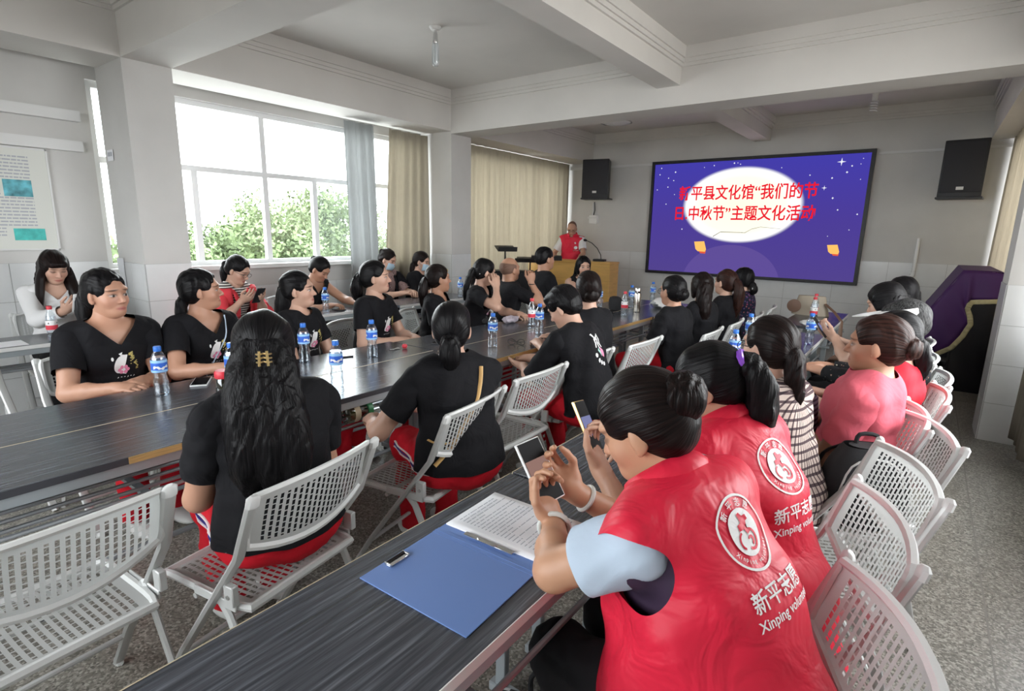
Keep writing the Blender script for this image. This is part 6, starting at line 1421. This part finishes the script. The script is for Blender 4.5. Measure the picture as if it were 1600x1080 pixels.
# window side
i = person('young woman in a white shirt reading her phone by the poster wall', (-5.08, 1.20, 1.30), -6, 4, 24, 10, hair='bangs', hairm='hair_dark_brown', tone=SK2, eyes=0, topm='shirt_white', sleeve=1.86, neck='v', pants='pants_black', res=1.15, L={'w': (-4.80, 1.27, 0.91), 'hd': (0.6, -0.2, 0.35), 'n': (0, -0.5, 0.8), 'curl': 0.6}, R={'w': (-4.80, 1.15, 0.91), 'hd': (0.6, 0.25, 0.35), 'n': (0, 0.5, 0.8), 'curl': 0.6})
for sx in (-1, 1): obj('hair_lock', MB().tube(smooth_pts([hp(i, sx * 0.070, 0.01, 0.0), hp(i, sx * 0.085, 0.02, -0.08), i['N'] + A3(sx * 0.10, 0.09, -0.06), i['N'] + A3(sx * 0.11, 0.10, -0.17)], 3), [0.03, 0.036, 0.040, 0.042, 0.042, 0.040, 0.036, 0.032, 0.024, 0.01], 9, flat=(1, 0.7)), 'hair_dark_brown', i['e'])
sit(i, 'folding chair of the young woman in the white shirt'); held_phone('held_phone', (-4.70, 1.21, 0.97), (0, -1, 0), (0.5, 0, 0.75), 'white_plastic', 'phone held by the young woman in the white shirt', 'phone_pic')
i = person('woman in a bright red jacket over a striped shirt looking at her phone', (-4.71, 2.39, 1.245), 18, 30, 30, 10, hair='pony', tail=PONY, tone=SK2, eyes=0, top='tee', topm='stripe', sleeve=1.1, res=1.15, pants='pants_black', L={'w': (-4.56, 2.44, 0.90), 'hd': (0.7, -0.1, 0.3), 'n': (0, -0.6, 0.8)}, R={'w': (-4.58, 2.30, 0.90), 'hd': (0.7, 0.2, 0.3), 'n': (0, 0.6, 0.8)})
glasses(i)
def jacket(i, m, gap=0.055, hem=0.56, slv=1.0, off=0.026):
    """open front jacket: shell round the torso with the front middle left open"""
    P_, N_, Ls = i['P'], i['N'], i['Ls']; b = i['bvh']; V = []; Fq = []; nu, nv = 40, 16
    for a in range(nu + 1):
        for c in range(nv + 1):
            t = c / nv; z = hem + (N_[2] - 0.015 - hem) * t; gp = 0.35 + 0.5 * t; th = gp + (2 * PI - 2 * gp) * a / nu; cy = P_[1] + (N_[1] - P_[1]) * t
            d = Vector((math.sin(th), math.cos(th), 0)); h = b.ray_cast(Vector((0, cy, z)) + d * 0.5, -d, 0.6); q = Vector(h[0]) + d * off if h[0] is not None else Vector((0, cy, z)) + d * 0.09
            V.append(tuple(q))
    for a in range(nu):
        for c in range(nv): q = a * (nv + 1) + c; Fq.append((q, q + nv + 1, q + nv + 2, q + 1))
    me = bpy.data.meshes.new('jacket'); me.from_pydata(V, [], Fq); me.polygons.foreach_set('use_smooth', [True] * len(Fq)); o = obj('jacket', me, m, i['e']); o.modifiers.new('s', 'SOLIDIFY').thickness = 0.006
    for sd in (-1, 1): obj('jacket_sleeve', MB().tube([i['S'][sd] * 1.0, i['S'][sd] * 0.5 + i['E'][sd] * 0.5, i['E'][sd] * slv + i['S'][sd] * (1 - slv)], [0.070, 0.066, 0.062], 14, cap=False), m, o)
    for sd in (-1, 1): obj('lapel', MB().tube(smooth_pts([N_ + A3(sd * 0.07, -0.03, 0.015), N_ + A3(sd * 0.075, 0.06, -0.03), N_ + A3(sd * 0.075, 0.125, -0.13), A3(sd * 0.085, N_[1] + 0.10, hem + 0.05)], 2), 0.022, 8, flat=(1, 0.45)), m, o)
jacket(i, 'jacket_red'); sit(i, 'folding chair of the woman in the red jacket', 12, 0.12); held_phone('held_phone', (-4.475, 2.385, 0.945), (0.15, -1, 0), (0.5, 0, 0.7), 'black_plastic', 'phone held by the woman in the red jacket', 'phone_blue')
i = person('woman in a black sleeveless top bent over the side table', (-4.68, 3.18, 1.212), 12, 22, 36, 20, hair='bun', tie=(0, -0.10, 0.05), bunr=0.035, tone=SK3, eyes=0, sleeve=0, neck='v', res=1.15, pants='pants_black', L={'w': (-4.40, 3.34, 0.79), 'n': (0, 0, -1)}, R={'w': (-4.45, 3.05, 0.79), 'n': (0, 0, -1)}, fat=1.05)
beads(i, 0, -0.075, 0.045, 0.006, 'label_white', 'hair_tie', 10, 0.024); sit(i, 'folding chair of the woman in the black sleeveless top')
i = person('woman in a blue face mask and leaf-print blouse under a black vest', (-4.98, 4.26, 1.272), 6, 22, 22, 6, hair='bun', hairm='hair_dark_brown', tie=(0, -0.10, 0.055), bunr=0.036, tone=SK2, eyes=0, topm='leaf_print', sleeve=0.9, res=1.2, pants='pants_black', L={'w': (-4.68, 4.34, 0.80)}, R={'w': (-4.70, 4.18, 0.80)})
facemask(i); jacket(i, 'tee_black', slv=0.25); sit(i, 'folding chair of the masked woman in the leaf-print blouse')
i = person('woman in a blue face mask and plain black top beside the middle column', (-4.94, 4.74, 1.24), 14, 24, 14, 6, hair='pony', hairm='hair_dark_brown', tail=LOWPONY, tone=SK2, eyes=0, sleeve=0.9, res=1.25, pants='pants_black', L={'w': (-4.66, 4.80, 0.80)}, R={'w': (-4.66, 4.64, 0.80)})
facemask(i); sit(i, 'folding chair of the masked woman in black')
# man at the podium
i = person('bald man in a red volunteer vest standing at the podium', (-4.86, 8.12, 1.675), -72, -66, 30, 6, male=True, hair='buzz', hairm='hair_stubble', tone=(0.50, 0.28, 0.19), eyes=0, top='vest', under='shirt_white', sleeve=0.75, res=1.2, stand=True, pants='pants_navy', hem=0.80, shoes='shoe_dark', shw=0.17, L={'w': (-4.62, 7.95, 1.06)}, R={'w': (-5.06, 7.92, 1.06)})
glasses(i); o_ = i['N'] - i['d2'] * 0.17 + A3(0.085, 0, 0) * -1
decal('badge_disc', *ring2d(0.0, 0.028, 20), i['bvh'], o_, -i['ex'], i['d2'], 'print_white', i['vest']); V, T = text2d('新平志愿', 0.09, 0.018, 0.01); decal('badge_text', V + np.array((0, -0.05)), T, i['bvh'], o_, -i['ex'], i['d2'], 'print_white', i['vest'])
# volunteers in red vests and the woman in the checked dress at the nearest row
V1 = person('nearest volunteer in a red vest, bent over a phone at the blue folder', (-0.485, 1.07, 1.215), 168, 186, 30, 24, s=1.02, fat=1.06, hair='bun', under2='shirt_purple', tie=(0.0, -0.105, 0.035), bunr=0.052, hairm='hair_dark_brown', tone=(0.52, 0.28, 0.17), eyes=0, top='vest', under='shirt_lightblue', sleeve=0.60, res=0.72, hem=0.50, pants='pants_black', wide=1.12, flap=True,
            L={'w': (-0.622, 1.012, 0.842), 'e': (-0.525, 0.862, 0.835), 'hd': (-0.62, 0.10, 0.78), 'n': (0.79, -0.05, 0.57), 'curl': [0.8, 0.85, 0.9, 0.95], 'thumb': 0.8}, R={'w': (-0.632, 1.125, 0.872), 'whint': (0.1, 0.6, -0.8), 'hd': (-0.62, -0.42, 0.66), 'n': (0.70, -0.45, 0.50), 'curl': [0.5, 0.6, 0.65, 0.7], 'thumb': 0.7})
vest_back(V1, 0.17, 0.80)
held_phone('held_phone', (-0.680, 1.035, 0.950), (0.199, 0.976, 0.083), (-0.578, 0.048, 0.814), 'white_plastic', 'white phone held in both hands by the nearest volunteer', 'phone_pic')
def bangle(i, sd, back, r, t, m, name):
    d = nrm(i['W'][sd] - i['E'][sd]); a = nrm(np.cross(d, (0.3, 0.1, 1))); b = np.cross(d, a); c = i['W'][sd] - d * back
    return obj(name, MB().tube([c + (a * math.cos(k * PI / 10) + b * math.sin(k * PI / 10)) * r for k in range(20)], t, 8, closed=True), m, i['e'])
bangle(V1, -1, 0.02, 0.035, 0.006, 'jade', 'bangle'); bangle(V1, 1, 0.035, 0.0315, 0.006, 'jade', 'watch_band')
sit(V1, 'folding chair of the nearest volunteer, at the lower right corner', 204, 0.05)
V2 = person('second volunteer in a red vest, dark ponytail with a purple bead', (-0.50, 1.58, 1.195), 162, 184, 28, 22, fat=1.0, hair='pony', tie=(0, -0.105, 0.03), tail=[(0, -0.085, 0.03, 0.028), (0, -0.125, 0.03, 0.036), (0, -0.155, -0.02, 0.042), (0, -0.160, -0.10, 0.042), (0, -0.165, -0.19, 0.014)], tone=(0.54, 0.31, 0.21), eyes=0, top='vest', under='shirt_white', sleeve=0.60, res=0.9, hem=0.50, pants='pants_black', L={'w': (-0.666, 1.32, 0.862), 'whint': (-0.1, -0.5, -0.9), 'hd': (-0.52, 0.09, 0.85), 'n': (0.84, 0.1, 0.5), 'curl': 0.7}, R={'w': (-0.62, 1.56, 0.80)})
vest_back(V2, 0.12, 0.85); glasses(V2); beads(V2, -0.005, -0.118, 0.034, 0.010, 'purple_bead', 'hair_tie', 10, 0.026)
held_phone('held_phone', (-0.715, 1.335, 0.970), (-0.114, 0.979, -0.171), (-0.522, 0.087, 0.848), 'gold', 'gold-edged phone held by the second volunteer', 'phone_blue')
sit(V2, 'folding chair of the second volunteer in a red vest', 200, 0.04)
i = person('woman in a checked dress with glasses and a long ponytail, left profile', (-0.445, 2.28, 1.205), 158, 156, 4, 14, fat=0.98, hair='pony', hairm='hair_dark_brown', tie=(0, -0.105, -0.01), tail=[(0, -0.085, 0.0, 0.026), (0, -0.115, -0.03, 0.032), (0.0, -0.125, -0.10, 0.034), (0.01, -0.130, -0.18, 0.028), (0.01, -0.135, -0.26, 0.008)], topm='check', sleeve=0.75, neck='crew', tone=SK2, res=0.95, pants='check', hem=0.44, L={'w': (-0.62, 2.30, 0.72)}, R={'w': (-0.62, 2.45, 0.72)})
a = i['pants'].data.attributes.new('uvg', 'FLOAT_VECTOR', 'POINT'); V = np.zeros(len(i['pants'].data.vertices) * 3, np.float32); i['pants'].data.vertices.foreach_get('co', V); V = V.reshape(-1, 3); a.data.foreach_set('vector', np.stack([V[:, 0] + 5, V[:, 1] + V[:, 2] * 0.3, V[:, 2] * 0], 1).astype(np.float32).ravel())
glasses(i); sit(i, 'folding chair of the woman in the checked dress, a black backpack on it', 205, 0, (-0.17, 2.42))
# right-hand row
i = person('woman in a pink T-shirt with a dark red bun, left profile', (-0.11, 2.66, 1.205), 176, 178, 4, -7, s=1.04, fat=1.16, hair='bun', hairm='hair_brown', tie=(0, -0.105, -0.005), bunr=0.048, topm='tee_pink', sleeve=0.68, neck='crew', tone=(0.46, 0.24, 0.15), res=0.95, pants='pants_black', hem=0.46, L={'w': (-0.36, 2.70, 0.66), 'whint': (0.3, -0.6, -0.6)}, R={'w': (-0.36, 2.84, 0.68)})
PK = i
obj('bag_strap', MB().tube(smooth_pts([PK['N'] + A3(0.10, -0.02, 0.0), PK['N'] + A3(0.08, 0.10, -0.05), PK['N'] + A3(-0.02, 0.165, -0.20), PK['N'] + A3(-0.15, 0.15, -0.34)], 3), 0.010, 6, flat=(1, 0.3)), 'black_cloth', i['e'])
sit(i, 'folding chair of the woman in the pink T-shirt', 190, 0.08)
i = person('person in a red top mostly hidden behind the woman in pink', (-0.10, 3.12, 1.13), 172, 176, 20, -3, hair='pony', tail=LOWPONY, topm='tee_red', sleeve=0.7, tone=SK2, eyes=0, res=1.2, pants='pants_black', L={'w': (-0.40, 3.14, 0.70)}, R={'w': (-0.40, 3.24, 0.70)})
sit(i, 'folding chair of the person in the red top', 186, 0.10)
i = person('older woman in a white sun visor and dark floral blouse', (-0.06, 3.52, 1.185), 168, 174, 14, -3, hair='short', hairm='hair_grey', topm='floral_dark', sleeve=1.8, tone=SK1, eyes=0, res=1.1, pants='floral_dark', L={'w': (-0.41, 3.66, 0.73), 'hd': (-0.8, 0.2, 0.1)}, R={'w': (-0.41, 3.76, 0.74)})
def vis(u, v):
    t = (u - 0.5) * 2.4; r = 0.102 + 0.125 * v * math.cos(t * 0.75); return tuple(hp(i, math.sin(t) * min(r, 0.13) * 0.92, math.cos(t) * (r + 0.005), 0.074 + 0.02 * v - 0.03 * v * v + 0.012 * math.cos(t) * v))
o = obj('sun_visor', MB().grid(vis, 20, 6).mesh('visor', 60, fix=False), 'white_plastic', i['e']); o.modifiers.new('s', 'SOLIDIFY').thickness = 0.003
bnd = obj('visor_band', MB().grid(lambda u, v: tuple(hp(i, math.sin((u - 0.5) * 4.6) * 0.092, math.cos((u - 0.5) * 4.6) * 0.104 - 0.006, 0.050 + 0.035 * v)), 30, 2).mesh('band', 60, fix=False), 'white_plastic', o); bnd.modifiers.new('s', 'SOLIDIFY').thickness = 0.003
for k in range(2): obj('visor_stripe', MB().grid(lambda u, v: tuple(hp(i, math.sin(0.9 + 0.14 * k + 0.07 * u) * 0.0945, math.cos(0.9 + 0.14 * k + 0.07 * u) * 0.1065 - 0.006, 0.053 + 0.028 * v)), 2, 2).mesh('st', fix=False), 'black_plastic', bnd)
sit(i, 'folding chair of the older woman in the sun visor', 184, 0.10)
i = person('woman with dark hair reading a phone, right-hand row below the display', (-0.20, 4.08, 1.235), 170, 168, 24, 2, hair='long', tone=SK2, eyes=0, topm='floral_blue', sleeve=0.6, res=1.2, pants='pants_black', L={'w': (-0.42, 4.16, 0.86), 'hd': (-0.6, 0.1, 0.4), 'n': (0, 0.5, 0.8)}, R={'w': (-0.44, 4.26, 0.84), 'hd': (-0.6, 0, 0.4), 'n': (0, -0.5, 0.8)})
sit(i, 'folding chair of the woman reading a phone in the right-hand row', 182, 0.08); held_phone('held_phone', (-0.515, 4.21, 0.915), (0, 1, 0), (-0.5, 0, 0.7), 'black_plastic', 'dark phone held by the woman in the right-hand row', 'phone_blue')
i = person('woman with long straight black hair, farthest in the right-hand row', (-0.11, 4.68, 1.25), 164, 140, 4, -2, hair='long', tone=SK2, res=1.25, pants='pants_black', topm='tee_black')
sit(i, 'folding chair of the farthest woman in the right-hand row', 180, 0.08)

def side_stripe(i, sd):
    for k, (dz, m) in enumerate(((0.012, 'print_white'), (0.0, 'stripe_blue'), (-0.012, 'print_white'))):
        out = []
        for y in np.linspace(-0.10, 0.36, 12):
            h = i['pbvh'].ray_cast(Vector((sd * 0.6, y, 0.535 + dz - 0.06 * y)), Vector((-sd, 0, 0)), 0.6)
            if h[0] is not None: out.append(np.array(h[0]) + np.array(h[1]) * 0.002)
        if len(out) > 3: obj('side_stripe', MB().tube(out, 0.006, 6, flat=(1, 0.35)), m, i['pants'])
for q in (H0, PIX):
    for sd in (-1, 1): side_stripe(q, sd)
# bags on and around the chairs
bp = empty('backpack', (-0.075, 2.36, 0.452), math.radians(25))
obj('main_body', MB().grid(lambda u, v: ((0.13 + 0.02 * math.sin(PI * v)) * np.sign(math.cos(2 * PI * u)) * abs(math.cos(2 * PI * u)) ** 0.6 * (1 - 0.35 * v ** 4), (0.085) * np.sign(math.sin(2 * PI * u)) * abs(math.sin(2 * PI * u)) ** 0.6 * (1 - 0.45 * v ** 3), 0.30 * v), 28, 12).prism([(0.07 * math.cos(k * PI / 8), 0.04 * math.sin(k * PI / 8)) for k in range(16)], 0.298, 0.30, 'z').mesh('bp', 50), 'black_cloth', bp)
obj('front_pocket', MB().grid(lambda u, v: (0.10 * math.cos(PI * u), -0.075 - 0.045 * math.sin(PI * u), 0.02 + 0.15 * v), 14, 4).mesh('fp', 50), 'black_cloth', bp)
obj('handle', MB().tube(smooth_pts([(-0.04, 0.02, 0.29), (-0.03, 0.02, 0.335), (0.03, 0.02, 0.335), (0.04, 0.02, 0.29)], 3), 0.008, 6), 'black_cloth', bp)
for sx in (-1, 1): obj('shoulder_strap', MB().tube(smooth_pts([(sx * 0.05, 0.07, 0.28), (sx * 0.10, 0.15, 0.20), (sx * 0.12, 0.16, 0.08), (sx * 0.10, 0.09, 0.02)], 3), 0.014, 6, flat=(1, 0.4)), 'black_cloth', bp)
obj('zip', MB().tube(smooth_pts([(-0.11, -0.07, 0.12), (-0.08, -0.08, 0.24), (0.0, -0.075, 0.275), (0.08, -0.08, 0.24), (0.11, -0.07, 0.12)], 3), 0.004, 5), 'conduit', bp)
tag(bp, 'black backpack resting on the chair behind the checked dress', 'backpack')
lb_ = empty('striped_bag', (-0.36, 2.78, 0.585), math.radians(80))
cloth('bag_stripe', (0.1, 0.08, 0.1), 0.8, pattern=pat_stripe((0.035, 0.025, 0.04), (0.20, 0.15, 0.21), 42.0))
obj('bag_body', MB().grid(lambda u, v: ((0.14 - 0.03 * v) * math.cos(2 * PI * u), (0.06 - 0.02 * v) * math.sin(2 * PI * u), 0.20 * v + 0.012 * math.sin(6 * u * PI)), 26, 8).mesh('sb', 50), 'bag_stripe', lb_)
obj('bow', MB().lathe([(0.001, 0), (0.02, 0.008), (0.001, 0.016)], 10, (0.03, -0.07, 0.14)).lathe([(0.001, 0), (0.02, 0.008), (0.001, 0.016)], 10, (0.065, -0.06, 0.15)).mesh('bow'), 'purple_bead', lb_)
tag(lb_, 'dark purple striped bag on the lap of the woman in pink', 'bag')
cb = empty('checkered_tote', (-0.60, 0.98, 0.0), 0.3)
m_, nt_, b_ = base('checker_bw'); tc_ = N(nt_, 'ShaderNodeTexCoord'); ck = N(nt_, 'ShaderNodeTexChecker', i_Scale=42.0); ck.inputs[1].default_value = (0.7, 0.7, 0.7, 1); ck.inputs[2].default_value = (0.01, 0.01, 0.01, 1); nt_.links.new(tc_.outputs['Object'], ck.inputs[0]); nt_.links.new(ck.outputs[0], b_.inputs[0])
obj('bag_body', MB().box(-0.15, 0.15, -0.06, 0.06, 0.0, 0.30).mesh('ct', bevel=2, bw=0.02), 'black_cloth', cb)
obj('checkered_top', MB().box(-0.155, 0.155, -0.065, 0.065, 0.25, 0.32).mesh('ck', bevel=2, bw=0.02), 'checker_bw', cb)
for sy in (-1, 1): obj('handle', MB().tube(smooth_pts([(-0.06, sy * 0.05, 0.31), (-0.05, sy * 0.045, 0.40), (0.05, sy * 0.045, 0.40), (0.06, sy * 0.05, 0.31)], 4), 0.007, 6), 'black_cloth', cb)
tag(cb, 'black tote with a checkered top under the nearest table', 'bag')
